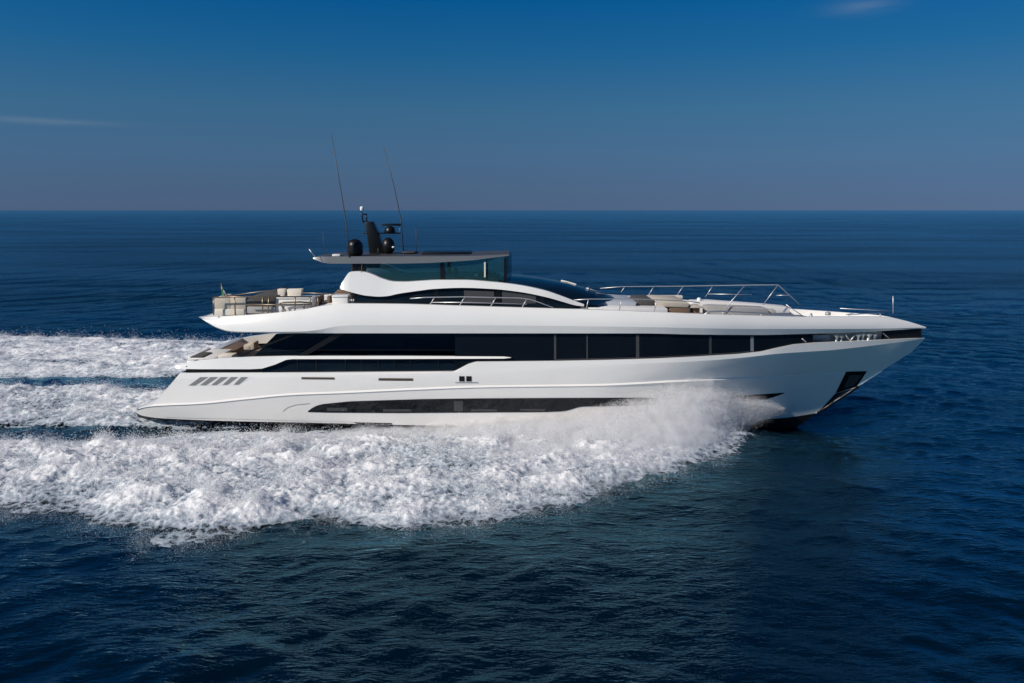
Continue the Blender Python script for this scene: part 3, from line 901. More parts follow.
# side glass under the arch
side_glass = []
for s in (-1, 1):
    T = []; Bt = []
    for x in np.linspace(354, 578, 80):
        bb = float(mono(b_arch, x)) - 0.12
        p = at(x, float(mono(AB, x)) - 1.2, -bb); q = at(x, float(U2.y(x)) + 2, -bb)
        T.append((p[0], s * bb, p[2])); Bt.append((q[0], s * bb, q[2]))
    m = MB(); m.loft([T, Bt]); side_glass.append(m.build('side_window', M['glass_blue'], yacht))
for x in (434, 496, 540):
    m = MB(); bb = float(mono(b_arch, x)) - 0.10
    m.prism([(x, float(mono(AB, x)) + .5), (x + 4.5, float(mono(AB, x)) + .8), (x + 4.5, 304), (x, 304)], -bb, -bb + .02); m.build('window_pillar', M['black'], side_glass[0])
for xa, xb in ((464, 494), (502, 536)):
    bb = 2.795
    m = MB(); m.prism([(xa, 290.5), (xb, 291.5 if xb < 500 else 295.5), (xb, 303.5), (xa, 303.5)], -bb, -bb + .012); m.build('window_blind', M['dark'], side_glass[0])
# house top between the arches, and windscreen
def cross_loft(near, mid, name, mat, n=40, rows=9, bn=2.5):
    L = []
    tn = np.linspace(0, 1, n)
    nx = np.interp(tn, np.linspace(0, 1, len(near)), [p[0] for p in near]); ny = np.interp(tn, np.linspace(0, 1, len(near)), [p[1] for p in near])
    mx_ = np.interp(tn, np.linspace(0, 1, len(mid)), [p[0] for p in mid]); my_ = np.interp(tn, np.linspace(0, 1, len(mid)), [p[1] for p in mid])
    N = [np.array(at(x, y, -bn)) for x, y in zip(nx, ny)]; C = [np.array(at(x, y, 0.0)) for x, y in zip(mx_, my_)]
    for r in range(rows):
        v = -1 + 2 * r / (rows - 1); w = 1 - v * v
        L.append([(a[0] * (1 - w) + c[0] * w, v * bn, a[2] * (1 - w) + c[2] * w) for a, c in zip(N, C)])
    m = MB(); m.loft(L, sharp=False)
    return m, m.build(name, mat, yacht)
wm, ws = cross_loft([(498, 283.4), (512, 285), (526, 287.6), (540, 290.4), (555, 295), (568, 299.4), (583, 304.4), (596, 305)],
                [(500, 274), (520, 275.4), (540, 277.8), (561, 281.4), (576, 285), (590, 289.2), (602, 293), (613, 296.6)], 'windscreen', M['screen'], bn=2.62)
wsb = bvh_of(wm)
hm = MB()
n0 = []; f0 = []
for x in np.linspace(346, 500, 40):
    y = float(mono(AT, x)); y = max(y, 280.5)
    p = at(x, y + 1.5, -2.6); n0.append((p[0], -2.6, p[2])); f0.append((p[0], 2.6, p[2]))
hm.loft([n0, f0]); hm.build('house_top', M['white_matt'], yacht)
# aft end of the upper house
m = MB(); p = at(356, 304, -2.7); q = at(356, 283, -2.7)
m.box(p[0], p[0] + .08, -2.68, 2.68, p[2], q[2]); m.build('house_aft_wall', M['black'], yacht)
# windscreen wipers, and a white strip standing in for the highlight on the glass
m = MB(); m.tube([on(wsb, x, y, 0.03) for x, y in ((561, 281.2), (568, 282.8), (576, 285.2))], 0.035); m.build('windscreen_highlight', M['white'], ws)
for a, b in (((586, 289), (604, 294.5)), ((588, 291), (589, 286.5)), ((596, 294), (611, 296.6))):
    m = MB(); m.tube([on(wsb, *a, 0.05), on(wsb, *b, 0.05)], 0.02); m.build('wiper', M['steel'], ws)

# ------------------------------------------------------------------ hardtop
RT = [(313, 257.6), (320, 256.6), (400, 256.4), (440, 256.3), (470, 256), (509, 254.4)]
RB = [(313, 258.6), (322, 262.6), (330, 263.6), (400, 263.6), (429, 263), (472, 260.4), (509, 255.6)]
b_roof = [(313, 1.75), (325, 1.95), (400, 2.05), (470, 2.0), (509, 1.8)]
xs = np.linspace(313, 509, 60)
L = {}
for s in (-1, 1):
    L[s] = [[], []]
    for x in xs:
        bb = float(mono(b_roof, x))
        p = at(x, float(np.interp(x, [a[0] for a in RT], [a[1] for a in RT])), -bb); q = at(x, float(np.interp(x, [a[0] for a in RB], [a[1] for a in RB])), -bb)
        L[s][0].append((p[0], s * (bb - .03), p[2])); L[s][1].append((q[0], s * bb, q[2]))
m = MB()
crown = [(p[0], 0, p[2] + 0.03) for p in L[-1][0]]
m.loft([L[-1][1], L[-1][0]]); m.loft([L[1][0], L[1][1]]); m.loft([L[1][1], L[-1][1]])
roof = m.build('hardtop', M['grey'], yacht)
m = MB(); m.loft([L[-1][0], crown, L[1][0]], sharp=False); m.build('hardtop_skin', M['dark'], roof)
# low dark fairing and hatches on the hardtop
m = MB(); m.pbox(402, 415, 251.6, 253.4, -0.6, 0.6); m.build('roof_hatch', M['dark'], roof, bevel=.03)
m = MB(); m.pbox(421, 470, 252.5, 254.4, -.9, 1.0); m.build('sunroof', M['black'], roof, bevel=.03)
m = MB(); m.pbox(332, 340, 254.2, 257, -1.7, -1.3); m.build('roof_light', M['white'], roof, bevel=.03)
m = MB(); m.tube([at(309, 249, -2.1), at(315, 256.8, -2.1)], .018); m.build('roof_flagstaff', M['steel'], roof)

# glass screen under the hardtop
scr = []
for s in (-1, 1):
    T = []; Bt = []
    for x in np.linspace(366, 506, 40):
        bb = 1.85
        p = at(x, float(np.interp(x, [a[0] for a in RB], [a[1] for a in RB])) + .2, -bb); q = at(x, float(mono(AT, x)) + 2.0, -bb)
        T.append((p[0], s * bb, p[2])); Bt.append((q[0], s * bb, q[2]))
    m = MB(); m.loft([T, Bt]); scr.append(m.build('glass_screen', M['clear'], yacht))
m = MB(); p = at(506, 256, -1.85); q = at(506, 284, -1.85)
m.add([(p[0], -1.85, p[2]), (p[0] + .25, 0, p[2]), (p[0], 1.85, p[2]), (q[0], 1.85, q[2]), (q[0] + .25, 0, q[2]), (q[0], -1.85, q[2])], [(0, 1, 4, 5), (1, 2, 3, 4)])
m.build('glass_screen', M['clear'], yacht)
for s in (-1, 1):
    for (x0, x1, mt, nm, yb) in ((351.5, 366, 'black', 'hardtop_column', 274), (440.5, 444.5, 'black', 'hardtop_post', 283), (484.2, 485.6, 'cream', 'hardtop_post', 277), (504, 506.5, 'black', 'hardtop_post', 284)):
        p = at(x0, yb, -1.83); q = at(x1, (262 if mt == 'cream' else 258) if x0 > 480 else 262.8, -1.83)
        yo = 1.92 if mt == 'cream' else 1.88
        m = MB(); m.box(p[0], q[0], s * yo, s * (yo - .05), p[2], q[2]); m.build(nm, M[mt], yacht)
# helm inside
m = MB(); m.prism([(470, 283), (474, 276), (488, 274.6), (500, 279), (502, 284)], -1.4, 1.4); m.build('helm_console', M['dark'], yacht, bevel=.05)
m = MB(); m.pbox(474, 478, 273.6, 276.6, -1.6, -1.3); m.build('helm_wheel', M['white'], yacht, bevel=.03)
for Yc in (-1.1, 0.4):
    m = MB(); m.pbox(455, 464, 277, 284, Yc - .3, Yc + .3); m.pbox(453.5, 457, 268, 279, Yc - .3, Yc + .3); m.build('helm_seat', M['charcoal'], yacht, bevel=.06)

# ------------------------------------------------------------------ mast and aerials
m = MB(); m.prism([(364.5, 222), (372, 221.6), (378, 234), (384.6, 255), (384.6, 258), (369.5, 258), (367, 236)], -0.32, 0.32)
mast = m.build('radar_mast', M['black'], yacht, bevel=.05)
m = MB()
m.tube([at(363.2, 222.5, -.2), at(361.4, 211, -.2)], .03); m.tube([at(366.6, 222.5, .2), at(366.4, 213.5, .2)], .03); m.tube([at(361.8, 214, -.2), at(366.4, 214.6, .2)], .03)
m.tube([at(363.4, 222, -.2), at(368, 222, .2)], .03)
m.build('light_bracket', M['black'], mast)
m = MB(); m.lathe(at(362, 211, -.2), [(.05, 0), (.085, .04), (.085, .16), (.05, .2)], 12); m.build('mast_light', M['whitecloth'], mast)
m = MB(); m.pbox(362.5, 399.5, 232.7, 234, -.25, .25); m.build('spreader', M['black'], mast, bevel=.015)
m = MB(); p = at(390, 232.8, 0); m.lathe(p, [(.24, 0), (.25, .08), (.2, .24), (.08, .3)], 16); rad = m.build('radar', M['black'], yacht)
m = MB(); m.pbox(381.5, 400.5, 223.6, 225.8, -.12, .12); m.build('scanner_bar', M['black'], rad, bevel=.03)
m = MB(); m.tube([at(399, 234, 0), at(400.4, 223.8, 0)], .015); m.build('radar_stay', M['steel'], rad)
def dome(px0, px1, pyb, pyt, Y, name):
    c = at((px0 + px1) / 2, pyb, Y); r = (at(px1, pyb, Y)[0] - at(px0, pyb, Y)[0]) / 2; h = at(px0, pyt, Y)[2] - c[2]
    m = MB(); pr = [(r * .75, 0), (r * .8, .04), (r * .97, .06)]
    pr += [(r, h * .3), (r, h - r * .95)] + [(r * math.cos(t), h - r * .95 + r * .95 * math.sin(t)) for t in np.linspace(.15, 1.5, 9)]
    m.lathe(c, pr, 28); d = m.build(name, M['black'], yacht)
    m = MB(); m.lathe((c[0], c[1], c[2] - .06), [(r * .9, -.05), (r * .9, .05)], 28); m.build('dome_base', M['silver'], d)
dome(347.5, 363, 255.6, 238.8, -1.5, 'satellite_dome')
c = at(388.4, 246, -.3); r = .30
m = MB(); m.lathe(c, [(r * .45, -.42), (r * .5, -.3)] + [(r * math.cos(t), r * 1.25 * math.sin(t)) for t in np.linspace(-1.05, 1.5, 14)], 24); dm = m.build('satellite_dome', M['black'], yacht)
m = MB(); p = at(393.4, 247.2, -.62); m.lathe((p[0], p[1], p[2] - .04), [(.05, 0), (.07, .04), (.05, .08)], 10); m.build('search_light', M['whitecloth'], mast)
m = MB(); m.tube([at(x, y, -2.0) for x, y in ((331.3, 133), (340, 185), (346.6, 225), (349, 257))], .012, r2=.03); m.build('whip_antenna', M['dark'], yacht)
m = MB(); m.tube([at(x, y, 1.8) for x, y in ((383.6, 147), (394, 186), (401, 220), (403.4, 252))], .012, r2=.03); m.build('whip_antenna', M['dark'], yacht)
for x0, y0, x1, y1, Y in ((323, 232, 324.5, 256, 1.5), (416, 228, 416.4, 252, 1.6), (325.5, 254, 325.5, 257, -1.5), (378, 248, 378, 258, -.9)):
    m = MB(); m.tube([at(x0, y0, Y), at(x1, y1, Y)], .012); m.build('short_antenna', M['dark'], yacht)
m = MB(); m.tube([at(x, y, -2.0) for x, y in ((352, 263.5), (352.6, 301))], .014); m.build('hardtop_stay', M['dark'], yacht)
m = MB(); m.tube([at(x, y, -2.72) for x, y in ((362, 263), (361.4, 275), (358, 285), (354, 291), (350.6, 294))], .012); m.build('hardtop_stay', M['dark'], yacht)

# ------------------------------------------------------------------ rails
def rail(name, runs, posts, Yof, mat, r=.021, rp=.021, parent=yacht):
    """one length of railing: horizontal tubes as the part, each post under it"""
    m = MB()
    for run in runs:
        m.tube([at(x, y, Yof(x)) for x, y in run], r)
    o = m.build(name, mat, parent)
    for (xa, ya, xb, yb) in posts:
        m = MB(); m.tube([at(xa, ya, Yof(xa)), at(xb, yb, Yof(xb))], rp); m.build('rail_post', mat, o)
    return o
# handrail beside the upper house
rail('side_rail', [[(410, 298.6), (425, 297.4), (461, 296.8), (520, 298), (530, 299.4), (540, 302.6), (553, 307.4)], [(432, 302.4), (470, 302.4), (527, 304)]],
     [(430, 304.4, 435, 297), (459.5, 305.4, 465, 297), (490.6, 306.4, 496, 297.6), (521.6, 308, 527, 299)], lambda x: -3.3, M['steel'])
# low rail of the near foredeck edge
yb2 = lambda x: -max(0.05, float(mono(less(B_B1, 0.24), x)) - 0.06)
rail('foredeck_rail', [[(574, 300), (590, 299), (640, 299), (690, 301.4), (700, 303)]],
     [(586, 310, 588.6, 299), (619, 311, 622, 299), (654, 312.4, 657, 299.6)], yb2, M['steel'])
rail('foredeck_rail', [[(704, 314.4), (709, 311.8), (720, 311.2), (760, 313), (800, 315.6), (806, 316.8)]],
     [(722, 315, 724, 311.2), (760, 316.2, 762, 313.2)], yb2, M['steel'], r=.03)
rail('bow_rail', [[(847, 317.4), (848.4, 315), (866, 313.6), (884, 313.2)]], [(880, 317, 880.4, 313.2)], yb2, M['steel'])
# tall rail: far side run, coming forward over the deck
yf2 = lambda x: max(0.05, float(mono(less(B_B1, 0.24), x)) - 0.1)
rail('tall_rail', [[(600, 288.4), (622, 286.6), (680, 286.2), (740, 285.2), (778, 284.8), (802, 306.8)], [(708, 294), (752, 294.6)], [(776, 295.4), (790, 295.2)]],
     [(621, 292, 625, 286.6), (648, 296, 654, 286.4), (676, 296.6, 683.4, 286.2), (705, 297.6, 713, 285.8)], yf2, M['steel'])
ytr = lambda x: -0.4 if x > 755 else -1.4
for run in ([(721, 314), (732, 300.5), (745, 285.2)], [(763, 305), (778, 284.9)], [(786, 304.6), (804, 316.8)]):
    rail('rail_brace', [run], [], ytr, M['steel'])
m = MB(); m.tube([at(893, 296, 0), at(893.2, 313, 0)], .022); m.build('bow_staff', M['steel'], yacht)
m = MB(); m.tube([at(x, y, .35) for x, y in ((840, 308.4), (866, 309.6), (892.6, 311.6))], .018); m.build('bow_rail', M['steel'], yacht)
# sundeck rail
rail('sundeck_rail', [[(213.6, 297.6), (244, 296.6), (312, 296.8)], [(246, 305), (312, 304.4)]],
     [(213.6, 297.6, 213.6, 315), (234.4, 297, 235.4, 315.4), (262.6, 296.6, 262.6, 313), (269, 296.6, 268, 313), (295, 296.6, 295, 311.4), (309.4, 296.6, 311.6, 310), (318, 297, 318, 309)],
     lambda x: -3.12, M['bronze'], r=.03, rp=.03)
rail('sundeck_rail', [[(228, 296), (262, 291.4), (280, 289.6)], [(300, 292.6), (345, 294.4)]], [(328, 293.6, 328, 300), (338, 294, 338, 300)], lambda x: 2.9, M['bronze'], r=.025)

# ------------------------------------------------------------------ deck furniture (things of their own)
def thing(name, label, cat, base, group=None):
    o = bpy.data.objects.new(name, None); COL.objects.link(o); o.location = base; o.empty_display_size = 0.2
    tag(o, label, cat, group)
    bpy.context.view_layer.update()
    return o
def part(t, name, mb, mat, bevel=0.04):
    loc = Vector(t.location)
    mb.v = [tuple(Vector(p) - loc) for p in mb.v]
    return mb.build(name, mat, t, bevel)

t = thing('sofa', 'pale beige high backed sofa at the aft end of the sundeck', 'sofa', at(230, 315, -2.4))
m = MB(); m.pbox(214.5, 245.5, 309, 315.4, -2.9, -1.9); part(t, 'base', m, M['cream'])
m = MB(); m.pbox(214.5, 230, 298.5, 309.4, -2.86, -2.6); m.pbox(230.4, 245.5, 298, 309.4, -2.86, -2.6); part(t, 'backrest', m, M['beige'])
m = MB(); m.pbox(216, 244.5, 305, 309, -2.6, -1.9); part(t, 'seat', m, M['beige'])
t = thing('sofa', 'cream sofa on the far side of the sundeck, partly behind the beige one', 'sofa', at(225, 309, 1.6))
m = MB(); m.pbox(217, 240, 305, 313, 0.6, 2.0); part(t, 'base', m, M['cream'])
m = MB(); m.pbox(217, 222, 297, 306, 0.6, 2.0); part(t, 'backrest', m, M['cream'])
t = thing('sunbed', 'dark charcoal sunbed with sloping back between the beige sofa and white cabinet', 'sunbed', at(260, 313, -2.2))
m = MB(); m.pbox(247, 275, 306.6, 313.6, -2.9, -0.6); part(t, 'base', m, M['greyfab'])
m = MB(); m.prism([(246.6, 300), (254, 297.4), (275, 296.4), (275, 305.6), (246.6, 305.6)], -2.9, -.6); part(t, 'mattress', m, M['charcoal'])
m = MB(); m.prism([(248, 297.4), (276, 289.4), (279, 293.4), (279, 296), (248, 299)], -.5, .9); part(t, 'headrest', m, M['charcoal'])
t = thing('cabinet', 'low white bar cabinet on the sundeck behind the railing', 'cabinet', at(293, 312, -2.4))
m = MB(); m.pbox(275.6, 312, 298.6, 312.4, -2.8, -1.9); part(t, 'body', m, M['white_matt'])
m = MB(); m.pbox(275.2, 312.4, 297.4, 298.8, -2.84, -1.86); part(t, 'top', m, M['white'], .015)
for i, (x0, x1, lb) in enumerate(((276, 285.2, 'square cream cushion leaning beside the charcoal headrest'), (285.6, 302, 'wide cream cushion propped on the white cabinet'))):
    m = MB(); m.prism([(x0 + 1, 289.2), (x1, 288.8), (x1 - 1.5, 297.2), (x0 + 2, 297.2)], -2.2, -1.9)
    c = m.build('cushion', M['cream'], None, .035); tag(c, lb, 'cushion', 'cushions on the sundeck')
t = thing('coffee_table', 'bronze framed low table in front of the white cabinet', 'table', at(297, 311, -3.0))
m = MB(); m.tube([at(x, y, -3.0) for x, y in ((279.6, 303.6), (283, 302.6), (300, 302), (312, 303))], .035); part(t, 'table_top', m, M['bronze'], 0)
for x0, x1 in ((279.6, 286), (304, 304)):
    m = MB(); m.tube([at(x0, 303.6, -3.0), at(x1, 311, -3.0)], .03); part(t, 'leg', m, M['bronze'], 0)
for x, lb in ((315, 'brown wicker chair beside the white cabinet on the sundeck'), (325, 'brown wicker chair next to the small white locker')):
    t = thing('deck_chair', lb, 'chair', at(x, 309, -1.6), 'wicker chairs on the sundeck')
    m = MB(); m.pbox(x - 4, x + 4, 303, 309, -2.0, -1.2); part(t, 'seat', m, M['brown'])
    m = MB(); m.pbox(x + 2, x + 5, 296.4, 304, -2.0, -1.2); part(t, 'backrest', m, M['brown'])
    m = MB(); m.pbox(x - 3.4, x + 1.6, 301.6, 303, -1.95, -1.25); part(t, 'seat_cushion', m, M['beige'])
t = thing('locker', 'small white locker at the foot of the swept arch', 'locker', at(340, 303, -2.6))
m = MB(); m.pbox(332, 347.6, 297, 304.6, -2.9, -2.2); part(t, 'body', m, M['white'])
m = MB(); m.pbox(331.6, 348, 295.4, 297.2, -2.94, -2.16); part(t, 'lid', m, M['white'], .02)
t = thing('storage_cover', 'dark brown wedge shaped cover between the wicker chairs and the arch', 'cover', at(338, 297, 0))
m = MB(); m.prism([(330, 297), (337, 290.4), (343, 288), (350, 292), (352, 299), (330, 299)], -1.2, .4); part(t, 'cover', m, M['brown'])
# flag
t = thing('flag', 'small green white and red flag on a staff at the sundeck stern', 'flag', at(222, 300, 0.2))
m = MB(); m.tube([at(221.2, 283, .2), at(223, 303, .2)], .02); part(t, 'staff', m, M['bronze'], 0)
def cloth(u0, u1, mat, nm):
    top = lambda u: (221.4 + 2 * u, 283.2 + 8 * u); bot = lambda u: (222.4 + 8 * u, 295.6 + 1.2 * u)
    L = []
    for w in np.linspace(0, 1, 8):
        L.append([at(top(u)[0] * (1 - w) + bot(u)[0] * w, top(u)[1] * (1 - w) + bot(u)[1] * w, .2 + .08 * math.sin(6 * u + 4 * w)) for u in np.linspace(u0, u1, 6)])
    m = MB(); m.loft(L, sharp=False); part(t, nm, m, mat, 0)
cloth(0, .36, M['green'], 'green_stripe'); cloth(.36, .66, M['whitecloth'], 'white_stripe'); cloth(.66, 1, M['red'], 'red_stripe')

# foredeck
t = thing('sun_pad', 'pale blue grey sunpad just forward of the windscreen', 'sun pad', at(618, 304, -1))
m = MB(); m.prism([(596, 303.4), (602, 302), (637, 302.4), (636, 305.5), (636, 311), (596, 311)], -1.9, 1.2); part(t, 'pad', m, M['bluegrey'])
cm = MB(); cm.prism([(580, 307.6), (600, 307.2), (668, 308.4), (668, 316), (580, 316)], -2.55, 2.2); cm.build('coachroof', M['white_matt'], yacht, bevel=.06)
t = thing('backrest_roll', 'dark grey headrest roll behind the foredeck sunpad', 'headrest', at(646, 303, -1))
m = MB(); m.prism([(635.6, 303.4), (639, 300.4), (652, 300), (656, 301.4), (653, 306), (636, 306)], -1.7, .6); part(t, 'roll', m, M['charcoal'])
t = thing('sofa', 'tan and beige foredeck sofa behind the dark headrest roll', 'sofa', at(672, 306, -1))
m = MB(); m.prism([(654, 302.4), (658, 300.8), (686, 301.8), (690, 304), (688, 307.6), (656, 307)], -1.7, .9); part(t, 'seat', m, M['beige'])
m = MB(); m.pbox(669, 690, 306.6, 315, -1.65, .85); part(t, 'base', m, M['brown'])
m = MB(); m.pbox(655, 683, 295.6, 299, 1.0, 1.3); part(t, 'backrest', m, M['cream'])
t = thing('coffee_table', 'small tan table between the foredeck sofa and the grey loungers', 'table', at(697, 312, -1.2))
m = MB(); m.pbox(690.5, 703, 306.6, 308.2, -1.7, -.6); part(t, 'table_top', m, M['beige'])
m = MB(); m.pbox(693, 700, 308, 314, -1.5, -.9); part(t, 'pedestal', m, M['brown'])
t = thing('sofa', 'white foredeck sofa base with long grey cushions near the bow', 'sofa', at(735, 312, -1))
m = MB(); m.prism([(690, 304.4), (694, 301.8), (712, 301.6), (760, 305), (790, 307.5), (790, 313), (690, 313)], .2, 1.2); part(t, 'base', m, M['white_matt'])
m = MB(); m.prism([(706, 306.4), (712, 305.8), (766, 307.8), (769, 310), (769, 315), (706, 315)], -1.3, -.6); part(t, 'seat', m, M['greyfab'])
m = MB(); m.pbox(770, 776, 310, 314, -1.1, -.6); part(t, 'armrest', m, M['greyfab'])
m = MB(); m.lathe(at(699, 300.2, .6), [(.05, -.1), (.10, .0), (.10, .08), (.03, .13)], 12)
c = m.build('deck_lamp', M['white'], None); tag(c, 'small round white lamp on the foredeck sofa back', 'lamp')
m = MB(); p = at(828, 313, .35); m.lathe((p[0], p[1], p[2] - .1), [(.13, 0), (.13, .12), (.05, .16)], 12); m.build('deck_vent', M['silver'], upper)
m = MB(); p = at(811, 317.5, -.6); m.lathe((p[0], p[1], p[2] - .1), [(.12, 0), (.08, .15), (.03, .3)], 12); m.build('deck_vent', M['silver'], upper)

# aft cockpit
t = thing('dining_table', 'dark brown table on the aft cockpit deck', 'table', at(228, 356, .6))
m = MB(); m.prism([(206, 353.4), (214, 348.6), (246, 346.6), (240, 353.4)], .2, .3)
a = at(208, 352, -.4); b2 = at(240, 346, 1.6)
m = MB(); zt2 = at(225, 352.5, -.8)[2]; m.box(a[0], at(241, 349, .6)[0], -.9, 2.0, zt2 - .06, zt2); part(t, 'table_top', m, M['brown'], .02)
m = MB(); m.box((a[0] + b2[0]) / 2 - .3, (a[0] + b2[0]) / 2 + .3, .2, 1.0, zt2 - .75, zt2 - .06); part(t, 'pedestal', m, M['brown'])
t = thing('cockpit_chair', 'tan chair at the forward end of the cockpit table', 'chair', at(248, 353, .2))
m = MB(); m.pbox(243.6, 251, 345, 350, -.2, .5); part(t, 'seat', m, M['beige'])
m = MB(); m.pbox(249, 254, 342.6, 350, -.2, .5); part(t, 'backrest', m, M['beige'])
t = thing('sofa', 'low white sofa at the stern end of the cockpit', 'sofa', at(200, 360, -1.6))
m = MB(); m.pbox(190, 214, 358, 363, -2.7, -0.4); part(t, 'base', m, M['white_matt'])
m = MB(); m.pbox(188, 191, 356.6, 363, -2.7, -0.4); part(t, 'backrest', m, M['white_matt'])
m = MB(); m.prism([(190.6, 357.6), (193, 356.4), (202, 356.6), (204, 358.2), (190.6, 358.2)], -2.66, -1.5)
c = m.build('cushion', M['charcoal'], None, .05); tag(c, 'black cushion on the low white stern sofa', 'cushion', 'cushions in the cockpit')
t = thing('sunbed', 'white cushioned bench beside the cockpit near the raked pillar', 'bench', at(222, 358, -2.2))
m = MB(); m.pbox(218, 232, 355.4, 361, -2.7, -2.0); part(t, 'seat', m, M['cream'])

# ------------------------------------------------------------------ spray: droplets, each a tiny flake of water
def flakes(P, size, name, label, kind='stuff'):
    n = len(P)
    a = RNG.normal(size=(n, 3)); a /= np.linalg.norm(a, axis=1)[:, None]
    b = RNG.normal(size=(n, 3)); b -= a * (a * b).sum(1)[:, None]; b /= np.linalg.norm(b, axis=1)[:, None]
    s = size[:, None]
    V = np.stack([P + a * s, P - a * s * .5 + b * s * .87, P - a * s * .5 - b * s * .87], 1).reshape(-1, 3)
    me = np_mesh(name, V, np.arange(3 * n).reshape(-1, 3), smooth=False)
    o = new_obj(name, me, M['drops'])
    tag(o, label, 'spray', kind=kind)
    return o

def bow_spray(side, jets, per, seed):
    r = np.random.default_rng(seed)
    out = []
    # emission along the waterline entry, strongest just aft of the forefoot
    for j in range(jets):
        px = 789 - abs(r.normal()) * 36 if r.random() < .74 else r.uniform(560, 780)
        px = max(px, 540)
        q = Line.pts(H1, 2, x0=px, x1=px)[0]
        fr = np.interp(px, [420, 600, 700, 740, 790], [.35, .45, .8, 1.0, .7])
        v = np.array([-r.uniform(6.5, 10), -r.uniform(1.2, 7.2), r.uniform(1.2, 6.6) * fr])
        tl = 2 * v[2] / 9.81
        t0 = r.uniform(0, tl)
        n = int(per * r.uniform(.4, 1.6))
        t = np.abs(t0 + r.normal(size=n) * .15); t = np.minimum(t, tl * 1.02)
        vv = v + r.normal(size=(n, 3)) * np.array([.9, .75, .62])
        p = np.array([q[0], q[1] - .05, 0.05]) + vv * t[:, None]
        p[:, 2] -= 4.9 * t * t
        p[:, 2] = np.maximum(p[:, 2], .03 + .3 * r.random(n) ** 2)
        p[:, 1] *= 1.0
        out.append(p)
    P = np.concatenate(out)
    P[:, 1] *= -side
    return P
P = bow_spray(-1, 7600, 125, 4)
P = P[P[:, 2] < np.interp(P[:, 0], [-6, 2, 5, 8], [.35, .75, 1.5, 2.6])]
flakes(P, RNG.uniform(.005, .017, len(P)), 'bow_spray', 'white spray thrown up along the near side by the bow')
P = bow_spray(1, 500, 60, 8)
flakes(P, RNG.uniform(.012, .03, len(P)), 'bow_spray', 'white spray thrown up on the far side by the bow')

def surface_spray(pts, cov, n, hs, seed, name, label, sz):
    r = np.random.default_rng(seed)
    w = np.clip(cov - .25, 0, None) ** 1.5
    # clumps: only some places throw drops
    cl = np.clip(billow(pts[:, 0] * .9, pts[:, 1] * 1.2, 3, seed) - .30, 0, None)
    w = w * cl; w /= w.sum()
    i = r.choice(len(pts), n, p=w)
    P = pts[i] + np.stack([r.normal(size=n) * .10, r.normal(size=n) * .10, r.exponential(hs, n)], -1)
    flakes(P, r.uniform(sz * .4, sz, n), name, label)
surface_spray(near_pts, near_cov, 170000, .13, 71, 'foam_spray', 'fine drops leaping over the near bank of foam', .024)
surface_spray(wash_pts, wash_cov, 60000, .12, 72, 'foam_spray', 'fine drops leaping over the propeller wash', .026)
surface_spray(far_pts, far_cov, 50000, .14, 73, 'foam_spray', 'fine drops leaping over the far foam band', .034)

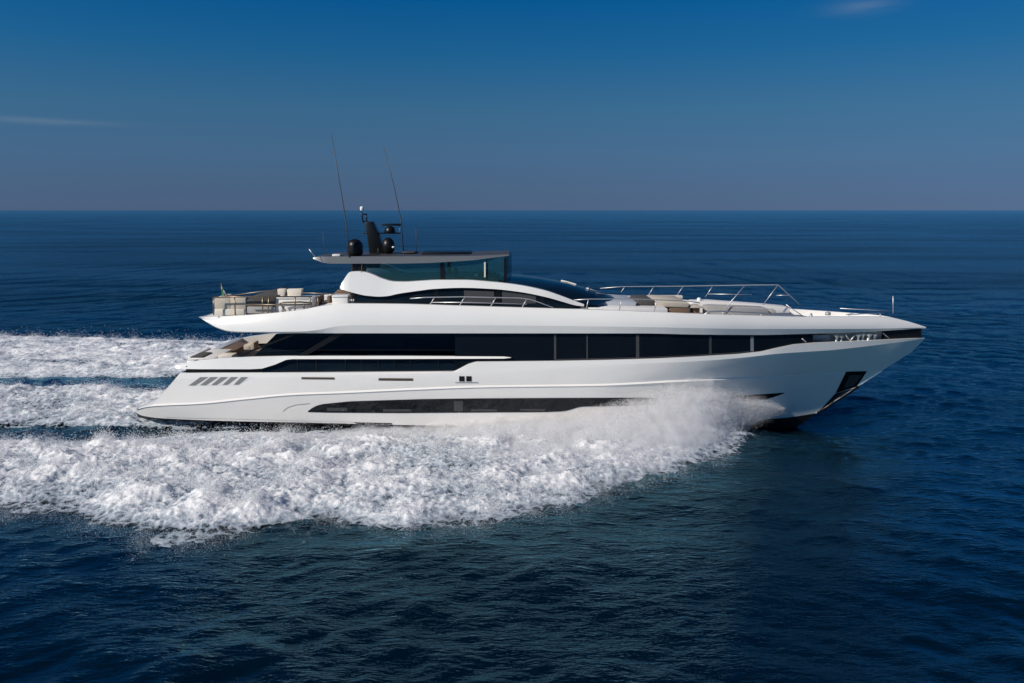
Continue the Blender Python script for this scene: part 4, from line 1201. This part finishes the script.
# ------------------------------------------------------------------ fine spray hanging in the air beside the bow
def mist_mat():
    m, nt, p, out = mat_new('spray_mist')
    nt.nodes.remove(p)
    L = nt.links.new
    def N(op, a, b=None, c=None):
        n = nt.nodes.new('ShaderNodeMath'); n.operation = op
        for i, v in enumerate((a, b, c)):
            if v is None: continue
            if isinstance(v, (int, float)): n.inputs[i].default_value = v
            else: L(v, n.inputs[i])
        return n.outputs[0]
    tc = nt.nodes.new('ShaderNodeTexCoord')
    sp = nt.nodes.new('ShaderNodeSeparateXYZ'); L(tc.outputs['Object'], sp.inputs[0])
    def curve(pts, scale):
        """value of X through a ramp; X runs from MX0 to MX1"""
        mr = nt.nodes.new('ShaderNodeMapRange'); mr.inputs['From Min'].default_value = MX0; mr.inputs['From Max'].default_value = MX1
        L(sp.outputs['X'], mr.inputs['Value'])
        r = nt.nodes.new('ShaderNodeValToRGB'); e = r.color_ramp.elements
        q = [((x - MX0) / (MX1 - MX0), v / scale) for x, v in pts]
        e[0].position, e[0].color = q[0][0], (q[0][1],) * 3 + (1,)
        e[1].position, e[1].color = q[-1][0], (q[-1][1],) * 3 + (1,)
        for a, v in q[1:-1]:
            k = e.new(a); k.color = (v, v, v, 1)
        L(mr.outputs['Result'], r.inputs['Fac'])
        return N('MULTIPLY', r.outputs['Color'], scale)
    top = curve(TOP, 4.0); inn = curve(INN, 16.0); outw = curve(OUTW, 16.0)
    S = N('MULTIPLY', sp.outputs['Y'], -1.0)
    zr = N('DIVIDE', N('ABSOLUTE', sp.outputs['Z']), top)
    sr = N('DIVIDE', N('SUBTRACT', S, inn), N('SUBTRACT', outw, inn))     # 0 at the hull, 1 at the outer edge
    # the sheet leans outwards: high near the hull, low at its outer edge
    prof = N('SUBTRACT', N('SUBTRACT', 1.05, N('POWER', N('MAXIMUM', zr, 0.0), 1.3)), N('POWER', N('MAXIMUM', sr, 0.0), 1.6))
    nz = nt.nodes.new('ShaderNodeTexNoise'); nz.inputs['Scale'].default_value = 2.3; nz.inputs['Detail'].default_value = 6; nz.inputs['Roughness'].default_value = 0.7
    L(tc.outputs['Object'], nz.inputs['Vector'])
    tip = nt.nodes.new('ShaderNodeMapRange'); tip.interpolation_type = 'SMOOTHSTEP'
    tip.inputs['From Min'].default_value = 9.8; tip.inputs['From Max'].default_value = 13.2; tip.inputs['To Max'].default_value = 1.4
    L(N('ADD', sp.outputs['X'], N('MULTIPLY', S, 0.42)), tip.inputs['Value'])
    prof = N('SUBTRACT', prof, tip.outputs['Result'])
    f = N('ADD', prof, N('MULTIPLY', N('SUBTRACT', nz.outputs['Fac'], 0.5), 2.6))
    mr = nt.nodes.new('ShaderNodeMapRange'); mr.interpolation_type = 'SMOOTHSTEP'
    mr.inputs['From Min'].default_value = 0.15; mr.inputs['From Max'].default_value = 0.75
    mr.inputs['To Max'].default_value = 4.5
    L(f, mr.inputs['Value'])
    v = nt.nodes.new('ShaderNodeVolumePrincipled')
    v.inputs['Color'].default_value = (0.97, 0.97, 0.975, 1); v.inputs['Anisotropy'].default_value = 0.25
    L(mr.outputs['Result'], v.inputs['Density'])
    L(v.outputs['Volume'], out.inputs['Volume'])
    try: m.cycles.volume_step_rate = 0.22
    except Exception: pass
    return m
MX0, MX1 = -7.5, 12.6
TOP = [(-7.5, .03), (-4, .3), (-1, .6), (3, .95), (5.5, 1.45), (7.4, 2.4), (9, 2.35), (10.6, 1.7), (11.8, .9), (12.6, .15)]
INN = [(-7.5, 3.6), (0, 3.1), (4, 2.4), (7, 1.6), (10, .5), (12.6, 0)]
OUTW = [(x, float(np.interp(x, [p[0] for p in EO], [p[1] for p in EO])) + .3) for x in (-7.5, -5, -2, 2, 5, 7.5, 9.5, 11, 12.6)]
mm = MB(); Ls = [[], [], [], []]
for x in np.linspace(MX0, MX1, 80):
    tp = float(np.interp(x, [p[0] for p in TOP], [p[1] for p in TOP])) * 1.25 + .15
    i_ = float(np.interp(x, [p[0] for p in INN], [p[1] for p in INN])) - .1; o_ = float(np.interp(x, [p[0] for p in OUTW], [p[1] for p in OUTW])) + .9
    bz = -0.9 if x > 8 else -0.2
    Ls[0].append((x, -i_, bz)); Ls[1].append((x, -o_, bz)); Ls[2].append((x, -o_, tp * .6)); Ls[3].append((x, -i_, tp))
mm.loft(Ls, closed=True, caps=True)
mist = mm.build('spray_mist', mist_mat())
tag(mist, 'soft veil of fine white spray hanging along the near side of the bow', 'spray', kind='stuff')

r = np.random.default_rng(91)
n = 80000
xs = r.uniform(-30, 8.5, n)
o = np.interp(xs, [p[0] for p in EO], [p[1] for p in EO]) + .62 * fbm(xs * .45, np.interp(xs, [p[0] for p in EO], [p[1] for p in EO]) * .45, 6, 21, .58)
clump = np.clip(fbm(xs * .8, xs * 0 + 3.3, 4, 33) + .35, 0.02, 1)
keep = r.random(n) < clump * 1.3
xs, o = xs[keep], o[keep]; n = len(xs)
P = np.stack([xs, -(o + r.normal(size=n) * .45 + np.abs(r.normal(size=n)) * .25), .05 + r.exponential(.16, n)], -1)
flakes(P, r.uniform(.004, .012, n), 'foam_spray', 'thin scatter of drops along the outer edge of the near foam bank')
